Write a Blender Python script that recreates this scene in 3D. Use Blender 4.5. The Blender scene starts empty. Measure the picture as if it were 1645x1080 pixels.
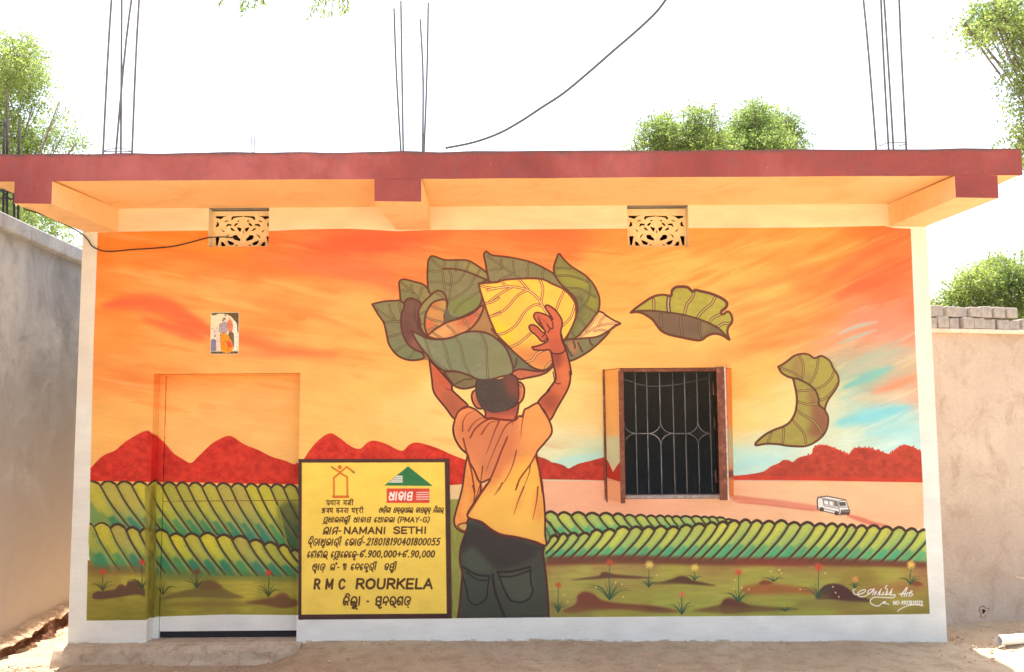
# Painted house with a mural under a concrete eave, between two plain plastered neighbours.
import bpy, bmesh, math, random
import numpy as np
from mathutils import Vector, Matrix
R = math.radians
scene = bpy.context.scene
COL = scene.collection
random.seed(4)

# ------------------------------------------------------------------ camera
cam_data = bpy.data.cameras.new('camera'); cam = bpy.data.objects.new('camera', cam_data); COL.objects.link(cam)
cam_data.sensor_width = 36; cam_data.lens = 1430/1645*36; cam_data.clip_start = .05; cam_data.clip_end = 2000
cam.matrix_world = Matrix.Translation((0, -7.0, 1.72)) @ (Matrix.Rotation(R(-.2), 4, 'Z') @ Matrix.Rotation(R(5.2), 4, 'X')
    @ Matrix(((1,0,0,0),(0,0,-1,0),(0,1,0,0),(0,0,0,1))) @ Matrix.Rotation(R(-.4), 4, 'Z'))
scene.camera = cam

# ------------------------------------------------------------------ sky, sun, exposure
SUN_EL, SUN_AZ = 71.0, -4.8                   # the sun stands high behind the house, a little to the left
world = bpy.data.worlds.new('World'); scene.world = world; world.use_nodes = True
wn, wl = world.node_tree.nodes, world.node_tree.links
wn.clear()
sky = wn.new('ShaderNodeTexSky'); sky.sky_type = 'NISHITA'; sky.sun_disc = False
sky.sun_elevation = R(SUN_EL); sky.sun_rotation = R(SUN_AZ); sky.air_density = 1.0; sky.dust_density = 4.0; sky.ozone_density = 1.0
bg = wn.new('ShaderNodeBackground'); bg.inputs['Strength'].default_value = .15
wo = wn.new('ShaderNodeOutputWorld')
# white heat haze over the whole sky
bw = wn.new('ShaderNodeRGBToBW'); hz = wn.new('ShaderNodeMix'); hz.data_type = 'RGBA'; hz.inputs[0].default_value = .3
wl.new(sky.outputs[0], bw.inputs[0]); wl.new(sky.outputs[0], hz.inputs[6]); wl.new(bw.outputs[0], hz.inputs[7]); wl.new(hz.outputs[2], bg.inputs['Color']); wl.new(bg.outputs[0], wo.inputs['Surface'])
sun_data = bpy.data.lights.new('sun', 'SUN'); sun_data.energy = 3.6; sun_data.angle = R(.6); sun_data.color = (1, .96, .89)
sun = bpy.data.objects.new('sun', sun_data); COL.objects.link(sun)
_d = Vector((math.sin(R(SUN_AZ))*math.cos(R(SUN_EL)), math.cos(R(SUN_AZ))*math.cos(R(SUN_EL)), math.sin(R(SUN_EL))))
sun.rotation_euler = _d.to_track_quat('Z', 'Y').to_euler(); sun.location = _d*30
scene.view_settings.view_transform = 'Standard'; scene.view_settings.look = 'None'
scene.view_settings.gamma = 1; scene.view_settings.use_curve_mapping = False
scene.view_settings.exposure = 1.66
scene.cycles.max_bounces = 8; scene.cycles.diffuse_bounces = 5; scene.cycles.transparent_max_bounces = 12

# ---------------------------------------------------------------- the wall painting
# A small brush-and-outline painter: it fills a pixel buffer in wall coordinates.
PPM = 420.0                                  # buffer pixels per metre of wall
WX0, WX1, WZ0, WZ1 = -3.50, 3.45, -0.12, 3.42
PW, PH = int((WX1-WX0)*PPM), int((WZ1-WZ0)*PPM)
FOC, CAM = 1430.0, np.array([0.0, -7.0, 1.72])
def _rot():
    p, y, r = np.radians([5.2, .2, -.4])
    c, s = np.cos, np.sin
    Rz = lambda a: np.array([[c(a),-s(a),0],[s(a),c(a),0],[0,0,1]])
    Rx = np.array([[1,0,0],[0,c(p),-s(p)],[0,s(p),c(p)]])
    B = np.array([[1,0,0],[0,0,-1],[0,1,0]], float)
    return Rz(-y) @ Rx @ B @ Rz(r)
RC = _rot()
def ray(px, py):
    return RC @ np.array([(px-822.5)/FOC, -(py-540)/FOC, -1.0])
def at_y(px, py, y=0.0):                      # point of the plane y seen at a photograph position
    d = ray(px, py); t = (y-CAM[1])/d[1]
    return CAM + t*d
def at_z(px, py, z=0.0):
    d = ray(px, py); t = (z-CAM[2])/d[2]
    return CAM + t*d
def WP(pts):                                  # measured positions -> buffer pixels (wall plane)
    p = np.asarray(pts, float).reshape(-1, 2)
    d = np.stack([(p[:,0]-822.5)/FOC, -(p[:,1]-540)/FOC, -np.ones(len(p))]) 
    d = RC @ d
    t = (0-CAM[1])/d[1]
    X = CAM[0]+t*d[0]; Z = CAM[2]+t*d[2]
    return np.stack([(X-WX0)*PPM, (WZ1-Z)*PPM], 1)
KP = 1430/7.0                                 # photograph pixels per metre on the wall
SC = PPM/KP                                   # buffer pixels per photograph pixel
def ZM(x0, y0, s):
    return lambda *a: [(x0+x/s, y0+y/s) for x, y in a]
def catmull(p, closed=False, n=6):
    p = np.asarray(p, float)
    if len(p) < 3: return p
    if closed: q = np.vstack([p[-1], p, p[0], p[1]])
    else: q = np.vstack([2*p[0]-p[1], p, 2*p[-1]-p[-2]])
    t = np.linspace(0, 1, n, endpoint=False)[:, None]
    out = []
    for i in range(1, len(q)-2):
        a, b, c, d = q[i-1], q[i], q[i+1], q[i+2]
        out.append(.5*((2*b)+(-a+c)*t+(2*a-5*b+4*c-d)*t*t+(-a+3*b-3*c+d)*t**3))
    r = np.vstack(out)
    return r if closed else np.vstack([r, p[-1]])
rng = np.random.RandomState(7)
def vnoise(h, w, cy, cx, seed):               # smooth value noise, cells cy x cx pixels
    r = np.random.RandomState(seed)
    gh, gw = int(h/cy)+4, int(w/cx)+4
    g = r.rand(gh, gw).astype(np.float32)
    ys = np.arange(h, dtype=np.float32)/cy; xs = np.arange(w, dtype=np.float32)/cx
    yi, xi = ys.astype(int), xs.astype(int)
    fy, fx = ys-yi, xs-xi
    fy = (fy*fy*(3-2*fy))[:, None]; fx = (fx*fx*(3-2*fx))[None]
    a, b = g[yi][:, xi], g[yi][:, xi+1]
    c, d = g[yi+1][:, xi], g[yi+1][:, xi+1]
    return (a*(1-fx)+b*fx)*(1-fy)+(c*(1-fx)+d*fx)*fy
def sample(a, y, x):
    y = np.clip(y, 0, a.shape[0]-1.01); x = np.clip(x, 0, a.shape[1]-1.01)
    yi, xi = y.astype(int), x.astype(int)
    fy, fx = y-yi, x-xi
    return (a[yi, xi]*(1-fx)+a[yi, xi+1]*fx)*(1-fy)+(a[yi+1, xi]*(1-fx)+a[yi+1, xi+1]*fx)*fy
def blur(m, r):
    r = int(max(1, r))
    for _ in range(2):
        for ax in (0, 1):
            n = m.shape[ax]
            pad = [(0, 0), (0, 0)]; pad[ax] = (r+1, r)
            c = np.cumsum(np.pad(m, pad, mode='edge'), axis=ax)
            i1 = np.arange(n)+2*r+1; i0 = np.arange(n)
            m = (np.take(c, i1, ax)-np.take(c, i0, ax))/(2*r+1)
    return m
class Canvas:
    def __init__(s, w, h, mp=None, k=None):
        s.w, s.h = w, h
        s.a = np.zeros((h, w, 3), np.float32)
        s.mp = mp or WP; s.k = k or SC
    def mask(s, pts, soft=0, smooth=True):
        p = s.mp(pts)
        if smooth: p = catmull(p, True)
        pad = int(soft*s.k*2.5)+2
        x0 = int(max(0, p[:,0].min()-pad)); x1 = int(min(s.w, p[:,0].max()+pad+2))
        y0 = int(max(0, p[:,1].min()-pad)); y1 = int(min(s.h, p[:,1].max()+pad+2))
        if x1-x0 < 2 or y1-y0 < 2: return None
        SS = 3
        m = np.zeros(((y1-y0), x1-x0+1), np.float32)
        ax, ay = p[:,0]-x0, p[:,1]-y0
        bx, by = np.roll(ax, -1), np.roll(ay, -1)
        W = x1-x0
        for j in range((y1-y0)*SS):
            yy = (j+.5)/SS
            hit = (ay <= yy) != (by <= yy)
            if not hit.any(): continue
            xs = np.sort(ax[hit]+(yy-ay[hit])/(by[hit]-ay[hit])*(bx[hit]-ax[hit]))
            row = m[j//SS]
            for q in range(0, len(xs)-1, 2):
                a, b = min(max(xs[q], 0), W-.001), min(max(xs[q+1], 0), W-.001)
                ia, ib = int(a), int(b)
                if ia == ib: row[ia] += b-a
                else:
                    row[ia] += ia+1-a; row[ib] += b-ib
                    if ib > ia+1: row[ia+1:ib] += 1
        m = np.clip(m[:, :W]/SS, 0, 1)
        if soft: m = blur(m, soft*s.k)
        return (y0, y1, x0, x1, m)
    def comp(s, M, col, alpha=1.0, clip=None, cols=None, tex=None, sig=26):
        if M is None: return
        y0, y1, x0, x1, m = M
        if clip is not None:
            cy0, cy1, cx0, cx1, cm = clip
            ya, yb, xa, xb = max(y0, cy0), min(y1, cy1), max(x0, cx0), min(x1, cx1)
            if ya >= yb or xa >= xb: return
            m = m[ya-y0:yb-y0, xa-x0:xb-x0]*cm[ya-cy0:yb-cy0, xa-cx0:xb-cx0]
            y0, y1, x0, x1 = ya, yb, xa, xb
        if cols is not None:
            c = s.field(cols, y0, y1, x0, x1, sig)
        else:
            c = np.broadcast_to(np.asarray(col, np.float32)/255, m.shape+(3,))
        if tex:
            amp, cy, cx, seed = tex
            n = vnoise(m.shape[0], m.shape[1], cy, cx, seed)-.5+.5*(vnoise(m.shape[0], m.shape[1], cy/2.7, cx/2.7, seed+5)-.5)
            c = c*(1+amp*n[..., None])
        mm = (m*alpha)[..., None]
        s.a[y0:y1, x0:x1] = s.a[y0:y1, x0:x1]*(1-mm)+c*mm
    def field(s, cols, y0, y1, x0, x1, sig=26, warp=None, step=4, aniso=1.0):
        P = s.mp([(c[0], c[1]) for c in cols])
        C = np.array([c[2] for c in cols], np.float32)/255
        ys = np.arange(y0, y1+step, step, dtype=np.float32); xs = np.arange(x0, x1+step, step, dtype=np.float32)
        num = np.zeros((len(ys), len(xs), 3), np.float32); den = np.full((len(ys), len(xs), 1), 1e-12, np.float32)
        S = (sig*s.k)**2*2
        for (px, py), cc in zip(P, C):
            d = ((xs[None]-px)/aniso)**2+(ys[:, None]-py)**2
            w = (np.exp(-d/S)+1e-4/(1+d/S)**2)[..., None]
            num += w*cc; den += w
        g = num/den
        yy, xx = np.meshgrid((np.arange(y0, y1)-y0)/step, (np.arange(x0, x1)-x0)/step, indexing='ij')
        if warp is not None:
            yy = yy+warp[0]/step; xx = xx+warp[1]/step
        return np.stack([sample(g[..., i], yy, xx) for i in range(3)], -1).astype(np.float32)
    def fill(s, pts, col=None, soft=0, smooth=True, **k):
        M = s.mask(pts, soft, smooth); s.comp(M, col, **k); return M
    def stroke(s, pts, w, col, alpha=1.0, smooth=True, clip=None, taper=False, soft=0.0):
        p = s.mp(pts)
        if smooth and len(p) > 2: p = catmull(p)
        r = np.full(len(p), w*s.k/2.0)
        if taper:
            t = np.linspace(0, 1, len(p)); r = r*(1-.75*t if taper == 1 else (.3+.7*np.sin(np.pi*t)))
        pad = r.max()+2+soft*s.k*2
        x0 = int(max(0, p[:,0].min()-pad)); x1 = int(min(s.w, p[:,0].max()+pad+1))
        y0 = int(max(0, p[:,1].min()-pad)); y1 = int(min(s.h, p[:,1].max()+pad+1))
        if x1 <= x0 or y1 <= y0: return
        m = np.zeros((y1-y0, x1-x0), np.float32)
        for i in range(max(1, len(p)-1)):
            a = p[i]; b = p[min(i+1, len(p)-1)]; ra, rb = r[i], r[min(i+1, len(p)-1)]
            R = max(ra, rb)+2
            xa = int(max(x0, min(a[0], b[0])-R)); xb = int(min(x1, max(a[0], b[0])+R+1))
            ya = int(max(y0, min(a[1], b[1])-R)); yb = int(min(y1, max(a[1], b[1])+R+1))
            if xb <= xa or yb <= ya: continue
            X = np.arange(xa, xb)[None]+.5; Y = np.arange(ya, yb)[:, None]+.5
            d = b-a; L = d@d+1e-9
            t = np.clip(((X-a[0])*d[0]+(Y-a[1])*d[1])/L, 0, 1)
            D = np.hypot(X-a[0]-t*d[0], Y-a[1]-t*d[1])
            v = np.clip(ra+(rb-ra)*t-D+.5, 0, 1)
            sub = m[ya-y0:yb-y0, xa-x0:xb-x0]
            np.maximum(sub, v, out=sub)
        if soft: m = blur(m, soft*s.k)
        s.comp((y0, y1, x0, x1, m), col, alpha=alpha, clip=clip)
    def vein(s, pts, w=3.4, dark=(92,66,52), light=None, clip=None, alpha=.95, taper=False):
        s.stroke(pts, w, dark, alpha, clip=clip, taper=taper)
        if light is not None: s.stroke(pts, w*.36, light, .9, clip=clip, taper=taper)

SHAPES = []                                   # outlines of the painted figures, for their own sheets
def keep(name, pts, label=None, smooth=True):
    p = np.asarray(pts, float)
    q = catmull(p, True, 4) if smooth else p
    SHAPES.append((name, q, label)); return pts

cv = Canvas(PW, PH)
MURAL = [(157,373.5),(250,371),(330,370.5),(420,371.5),(480,369),(560,367.5),(640,371.5),(690,369.5),(800,369),(1100,366.5),(1300,365.5),(1420,363),(1438,366.5),(1463,367.5),(1471,560),(1482,776),(1488,880),(1493.5,986),(1400,987.5),(1300,988.5),(1100,990),(900,991.5),(726,993),(726,993.5),(479.5,995.5),(479.5,988),(360,987),(252,990.5),(234,996),(139,996.8),(141,900),(145,776),(150,560)]
def paint_ground():
    a = cv.a
    a[:] = np.array([238, 235, 229], np.float32)/255
    # limewash: faint brushed unevenness and grey smudges
    n = vnoise(PH, PW, 60, 160, 1)*.5+vnoise(PH, PW, 9, 40, 2)*.3+vnoise(PH, PW, 3, 6, 3)*.2-.5
    a *= (1+.07*n)[..., None]
    # upper lintel band: warm cream
    cv.fill([(100,300),(1540,296),(1540,366),(1428,364),(1100,366.5),(800,368.5),(690,369.5),(640,371),(560,368),(330,370.5),(157,373),(100,375)],
            (234,211,178), smooth=False, tex=(.05, 20, 90, 4))
    # corner strips: warm soffit bounce painted in as cream toward the top
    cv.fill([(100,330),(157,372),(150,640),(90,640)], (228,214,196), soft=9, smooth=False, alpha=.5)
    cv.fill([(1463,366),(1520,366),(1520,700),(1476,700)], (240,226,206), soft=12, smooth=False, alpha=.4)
    # mud splash along the foot of the wall
    for k in range(300):
        x = rng.uniform(100, 1530); y = 1034-5*np.exp(-((x-900)/420)**2)+rng.uniform(-1.5, 6)
        cv.stroke([(x, y), (x+rng.uniform(2, 14), y+rng.uniform(-1, 2))], rng.uniform(2, 5), (176,150,120), rng.uniform(.2, .6), soft=.6)

SKY = [(170,385,(250,124,42)),(250,390,(250,130,46)),(330,385,(249,128,48)),(480,385,(245,112,62)),(560,385,(240,100,64)),(640,385,(240,104,68)),(760,380,(245,120,70)),(900,375,(244,112,64)),(1000,385,(247,138,68)),(1130,385,(246,152,78)),(1250,380,(243,148,78)),(1350,390,(248,152,76)),(1420,385,(238,108,60)),(1455,380,(237,98,60)),
(165,450,(248,138,58)),(250,440,(250,150,76)),(350,440,(246,136,68)),(450,430,(245,124,66)),(560,440,(243,128,76)),(620,430,(245,126,72)),(700,400,(246,130,72)),
(165,530,(248,145,65)),(260,570,(250,162,82)),(180,600,(248,148,72)),(350,465,(250,166,88)),(450,480,(250,158,80)),(560,500,(250,172,92)),(500,590,(250,172,92)),(600,560,(250,165,85)),(420,505,(249,152,76)),
(180,660,(250,180,96)),(150,720,(252,186,102)),(330,650,(250,184,104)),(420,620,(248,174,96)),(430,690,(251,186,106)),(300,700,(252,190,110)),(330,600,(248,170,92)),
(560,620,(252,188,100)),(640,620,(250,184,96)),(600,680,(252,194,106)),(690,680,(253,206,122)),(660,560,(250,170,86)),(560,690,(252,192,104)),(720,740,(252,205,120)),
(980,450,(250,165,85)),(1000,560,(252,178,94)),(950,580,(253,200,112)),(930,650,(253,206,126)),(930,700,(250,216,152)),(895,735,(200,226,196)),(950,733,(188,228,212)),(860,720,(245,222,165)),(740,640,(253,206,125)),(840,620,(254,214,130)),
(1100,430,(251,172,92)),(1200,450,(251,172,92)),(1230,530,(247,148,76)),(1300,500,(246,140,76)),(1100,570,(250,180,96)),(1220,600,(252,190,102)),(1200,680,(252,206,124)),(1250,650,(254,212,134)),(1190,742,(188,226,218)),(1230,728,(204,230,215)),(1180,600,(250,180,92)),
(1330,430,(244,122,66)),(1420,430,(239,104,64)),(1455,470,(239,112,76)),(1300,560,(246,150,90)),(1370,540,(241,138,108)),(1400,500,(240,136,112)),(1455,540,(240,142,120)),(1375,580,(196,176,148)),(1430,575,(182,190,168)),(1375,612,(138,192,180)),(1430,612,(240,152,120)),(1470,640,(246,166,132)),(1340,650,(206,216,190)),(1400,672,(146,212,220)),(1450,660,(168,220,222)),(1420,702,(182,226,226)),(1350,702,(214,230,210)),(1465,702,(192,228,225)),(1310,690,(225,225,180))]
def paint_sky():
    M = cv.mask([(157,373),(330,370.5),(480,369),(560,367.5),(640,371.5),(690,369.5),(800,369),(1100,366.5),(1300,365.5),(1420,363),(1438,366.5),(1463,367.5),(1471,560),(1482,776),(1150,790),(700,790),(144,790),(150,560)], smooth=False)
    y0, y1, x0, x1, m = M
    h, w = y1-y0, x1-x0
    # brush direction: falls to the right on the left half, rises to the right on the right half
    yy, xx = np.mgrid[0:h, 0:w].astype(np.float32)
    px = xx/w
    t = np.clip((px-.52)/.2, 0, 1); t = t*t*(3-2*t)
    ang = .16*(1-t)-.42*t
    def streak(cy, cx, seed):
        n = vnoise(h+1400, w+200, cy, cx, seed)
        return sample(n, yy-xx*.16+400, xx)*(1-t)+sample(n, yy+(xx-w*.5)*.42+100, xx)*t
    wy = (vnoise(h, w, 90, 260, 11)-.5)*90+(vnoise(h, w, 30, 110, 12)-.5)*36
    wx = (vnoise(h, w, 120, 300, 13)-.5)*160+(vnoise(h, w, 30, 60, 14)-.5)*60
    c = cv.field(SKY, y0, y1, x0, x1, sig=21, warp=(wy, wx), aniso=1.7)
    f = streak(36, 330, 21)*.45+streak(13, 190, 22)*.3+streak(5, 90, 23)*.25-.5
    g = np.clip(f*2.6, -1, 1)[..., None]
    fade = np.clip(1.25-(yy/h), .25, 1)[..., None]
    hot = c*np.array([.985, .84, .72], np.float32); pale = c*.55+np.array([1.0, .76, .42], np.float32)*.45
    c = np.where(g < 0, c+(hot-c)*(-g)*.42*fade, c+(pale-c)*g*.42*fade)
    c = c*(1+.035*(vnoise(h, w, 2.2, 22, 31)-.5)[..., None])
    cv.comp((y0, y1, x0, x1, m), None, cols=[(0,0,(0,0,0)),(1,1,(0,0,0))]) if False else None
    cv.a[y0:y1, x0:x1] = cv.a[y0:y1, x0:x1]*(1-m[..., None])+c*m[..., None]
    # dry-brush marks that follow the sweep of the sky
    for k in range(620):
        u = rng.rand(); x = 145+u*1330; y = rng.uniform(372, 745); fx = min(1, max(0, (x-845)/280)); fx = fx*fx*(3-2*fx)
        sl = .17*(1-fx)-.42*fx+rng.uniform(-.06, .06); ln = rng.uniform(25, 120)*(1.1-.5*(y-372)/380)
        q = WP([(x, y)])[0]; xi, yi = int(np.clip(q[0], 0, PW-1)), int(np.clip(q[1], 0, PH-1)); c0 = cv.a[yi, xi]*255
        if c0[2] > c0[0]*.75: tgt = c0*np.array([.8, 1.0, 1.03]) if rng.rand() < .5 else c0*.4+np.array([250, 246, 232])*.6
        else: tgt = (c0*np.array([.99, .82, .72])) if rng.rand() < .55*(1.5-(y-372)/300) else c0*.5+np.array([254, 208, 128])*.5
        cv.stroke([(x, y), (x+ln*.5, y+ln*.5*sl-rng.uniform(-2, 3)), (x+ln, y+ln*sl)], rng.uniform(2, 11), tuple(np.clip(tgt, 0, 255)), rng.uniform(.12, .42), clip=M, taper=2, soft=rng.uniform(.4, 2.2))
    # named cloud strokes
    S = cv.stroke
    def cloud(pts, w, col, a, soft, n=1):
        S(pts, w, col, a, clip=M, taper=2, soft=soft)
        for k in range(n):
            j = rng.uniform(-1, 1, (len(pts), 2))*(w*.5, w*.22)
            S([(p[0]+q[0], p[1]+q[1]) for p, q in zip(pts, j)], w*.28, col, a*.3, clip=M, taper=2, soft=soft*.4)
    cloud([(168,492),(210,486),(262,492),(310,520),(350,540)], 32, (241,92,56), .75, 4, 4)
    cloud([(230,512),(290,532),(330,545)], 18, (238,80,54), .6, 4, 2)
    cloud([(345,540),(400,545),(450,562),(540,570)], 26, (243,108,62), .65, 5, 3)
    cloud([(330,560),(400,570),(450,570)], 14, (242,112,66), .45, 5, 1)
    cloud([(210,420),(300,412),(380,428),(470,436)], 26, (244,114,58), .4, 6, 3)
    cloud([(450,420),(520,428),(600,440),(640,470)], 40, (240,106,72), .5, 8, 3)
    cloud([(300,455),(370,468),(440,490),(520,512),(600,545)], 14, (246,136,70), .55, 3, 3)
    cloud([(490,398),(560,388),(650,384),(720,380)], 34, (236,84,58), .6, 7, 3)
    cloud([(640,400),(590,402),(540,396)], 14, (232,78,58), .4, 4, 2)
    cloud([(800,378),(870,380),(940,374)], 22, (240,96,58), .5, 6, 2)
    cloud([(190,430),(260,455),(340,462),(420,478)], 14, (252,176,100), .5, 5, 3)
    cloud([(420,450),(500,470),(590,500)], 16, (253,182,104), .5, 6, 3)
    cloud([(520,540),(600,520),(640,560)], 20, (252,178,98), .45, 7, 2)
    for q in [((1325,455),(1390,410),(1462,380)), ((1340,480),(1410,440),(1466,415)), ((1365,470),(1430,450),(1468,440))]:
        cloud(list(q), 26, (238,92,56), .6, 6, 3)
    for q in [((1180,500),(1280,478),(1370,440)), ((1210,545),(1300,520),(1400,475)), ((1160,470),(1250,450),(1330,420)), ((1190,560),(1260,550),(1330,535))]:
        cloud(list(q), 17, (245,124,62), .5, 5, 3)
    for q in [((1170,515),(1240,492),(1310,470)), ((1270,430),(1330,410),(1390,385)), ((1240,505),(1290,500),(1345,478)), ((1180,410),(1230,395),(1300,385))]:
        cloud(list(q), 10, (252,178,98), .5, 4, 2)
    for q in [((1350,530),(1395,505),(1450,490)), ((1380,545),(1420,525),(1470,505)), ((1400,520),(1440,500),(1470,470))]:
        cloud(list(q), 18, (240,128,106), .5, 6, 3)
    for q, w_ in [(((1345,537),(1375,525),(1410,517)), 7), (((1348,552),(1380,540),(1408,530)), 6), (((1362,505),(1395,492)), 5)]:
        cloud(list(q), w_, (168,190,178), .75, 1.6, 2)
    cloud([(1365,595),(1400,578),(1450,560)], 26, (176,188,170), .6, 5, 4)
    cloud([(1358,622),(1395,605),(1435,590)], 18, (118,190,184), .75, 4, 4)
    cloud([(1400,632),(1440,618),(1476,604)], 12, (244,140,104), .8, 4, 2)
    cloud([(1362,640),(1420,638),(1478,628)], 12, (228,206,170), .6, 5, 2)
    cloud([(1345,680),(1400,668),(1460,655)], 24, (126,208,222), .75, 5, 4)
    cloud([(1390,700),(1430,692),(1476,690)], 12, (158,220,226), .6, 4, 2)
    cloud([(1175,752),(1210,742),(1260,735)], 16, (176,226,226), .8, 5, 2)
    cloud([(890,745),(930,738),(970,730)], 16, (180,228,220), .8, 5, 2)
    R_ = cv.a[y0:y1, x0:x1]; wr = np.clip((R_[..., 0]-R_[..., 1])*1.6-.35, 0, 1)*m
    R_[..., 1] += .075*wr; R_[..., 2] += .03*wr
    return M
def mounts(pts, col, seed, dark):
    M = cv.fill(pts, col, smooth=True, tex=(.12, 16, 16, seed))
    y0, y1, x0, x1, m = M
    n = vnoise(y1-y0, x1-x0, 14, 18, seed+1)*.6+vnoise(y1-y0, x1-x0, 5, 8, seed+2)*.4
    for th, c, a in ((.5, dark, .3), (.58, dark, .3)):
        k = np.clip((n-th)*4.5, 0, 1)*m
        cv.comp((y0, y1, x0, x1, k.astype(np.float32)), c, alpha=a)
    k = np.clip((.38-n)*4.5, 0, 1)*m
    cv.comp((y0, y1, x0, x1, k.astype(np.float32)), tuple(min(255, v+16) for v in col), alpha=.5)
    return M
Z1 = ZM(130, 680, 4.57); Z2 = ZM(130, 860, 4.57); ZS = ZM(475, 730, 6.451)
Z3 = ZM(590, 390, 4.5); Z4 = ZM(790, 390, 4.5); Z5 = ZM(680, 580, 5.144); Z6 = ZM(700, 780, 4.909)
Z7 = ZM(1000, 440, 8.225); Z8 = ZM(1200, 550, 6.0); ZR = ZM(860, 780, 4.909); ZQ = ZM(1160, 780, 4.838); ZV = ZM(1160, 680, 4.838)
def leaf(xa, xb, yt, yb, sh, tint, hump=9, line=3.0, clip=None, blue=.5):
    """one rounded furrow: crown between xa and xb at height yt, foot at yb shifted by sh"""
    s = 1 if sh > 0 else -1
    H = yb-yt
    if s > 0:
        L = [(xa+sh*(t**1.15), yt+hump*.55+(H-hump*.55)*t) for t in (1, .75, .5, .25, .05)]
        top = [(xa+(xb-xa)*.02, yt+hump*.5), (xa+(xb-xa)*.2, yt+hump*.14), (xa+(xb-xa)*.5, yt), (xb-(xb-xa)*.16, yt+hump*.38)]
        R = [(xb+sh*(t**1.2), yt+hump+(H-hump)*t) for t in (0, .25, .5, .75, 1)]
        poly = L+top+R; edge = top+R
    else:
        R = [(xb+sh*(t**1.15), yt+hump*.55+(H-hump*.55)*t) for t in (1, .75, .5, .25, .05)]
        top = [(xb-(xb-xa)*.02, yt+hump*.5), (xb-(xb-xa)*.2, yt+hump*.14), (xa+(xb-xa)*.5, yt), (xa+(xb-xa)*.16, yt+hump*.38)]
        L = [(xa+sh*(t**1.2), yt+hump+(H-hump)*t) for t in (0, .25, .5, .75, 1)]
        poly = R+top+L; edge = top+L
    xm = (xa+xb)/2
    y_, g_, b_ = tint
    M = cv.mask(poly, 0)
    cv.comp(M, None, clip=clip, cols=[(xm, yt, y_), (xm+sh*.3, yt+H*.32, y_), (xm+sh*.45+(xb-xa)*.2, yt+H*.5, g_), (xm+sh*.62, yt+H*(1-blue*.7), b_), (xm+sh*.9, yt+H*.88, b_), (xm+sh, yb, g_)], sig=9, tex=(.1, 5, 9, int(xa)%97))
    # a pale flank along the far edge
    fl = [(p[0]-s*(xb-xa)*.2, p[1]) for p in (R if s > 0 else L)]
    c_ = (196,176,96) if s > 0 else (188,196,112)
    cv.stroke(fl[1:], (xb-xa)*.2, c_, .45, clip=M, soft=.6)
    bl = [(p[0]-s*(xb-xa)*.5, p[1]) for p in (R if s > 0 else L)]
    cv.stroke(bl[2:], (xb-xa)*.42, b_, .8, clip=M, soft=1.6, taper=2)
    cv.stroke([(p[0]-s*(xb-xa)*.45, p[1]) for p in (R if s > 0 else L)][:3], (xb-xa)*.36, tuple(min(255, int(v*1.06)) for v in y_), .7, clip=M, soft=1.6)
    # brushed lines that follow the row
    for q in range(2):
        o = rng.uniform(.1, .9)*(xb-xa)
        cv.stroke([(p[0]-s*o, p[1]) for p in (R if s > 0 else L)], rng.uniform(.6, 1.6), [y_, g_, (120,150,60), b_][rng.randint(4)], .22, clip=M)
    cv.stroke([edge[0]]+edge[1:], line, (74,56,44), .92, clip=clip)
    cv.stroke(edge[:4], line*1.25, (70,52,42), .9, clip=clip)
def plant(x, y, h, fl, n=7, sp=13, leafc=(70,88,50), stemh=None, fr=5.0):
    fr *= 1.3; h *= 1.35; sp *= 1.4; n += 2; stemh = stemh or (h if fl is not None else None)
    for i in range(n):
        a = (i/(n-1)-.5)*2+rng.uniform(-.12, .12); L = h*rng.uniform(.55, .95)
        cv.stroke([(x, y), (x+a*sp*.55, y-L*.55), (x+a*sp*1.15, y-L*(1-.42*abs(a)))], 1.7, leafc, .8, taper=1)
    if fl is not None:
        sh = stemh or h*1.35
        cv.stroke([(x, y), (x+rng.uniform(-1, 1), y-sh*.5), (x+rng.uniform(-1, 2), y-sh)], 1.2, leafc, .85)
        cx, cy = x+.5, y-sh
        cv.stroke([(cx, cy), (cx+.1, cy)], fr*1.7, fl, .45, smooth=False, soft=.8)
        for k in range(11):
            t = k/11*6.283+rng.uniform(-.2, .2); r = fr*rng.uniform(.6, 1.15)
            cv.stroke([(cx, cy), (cx+np.cos(t)*r, cy+np.sin(t)*r*.85)], 2.0, fl, .9, taper=1)
        cv.stroke([(cx, cy), (cx+.1, cy)], 1.8, tuple(int(v*.8) for v in fl), .7, smooth=False)
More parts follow.
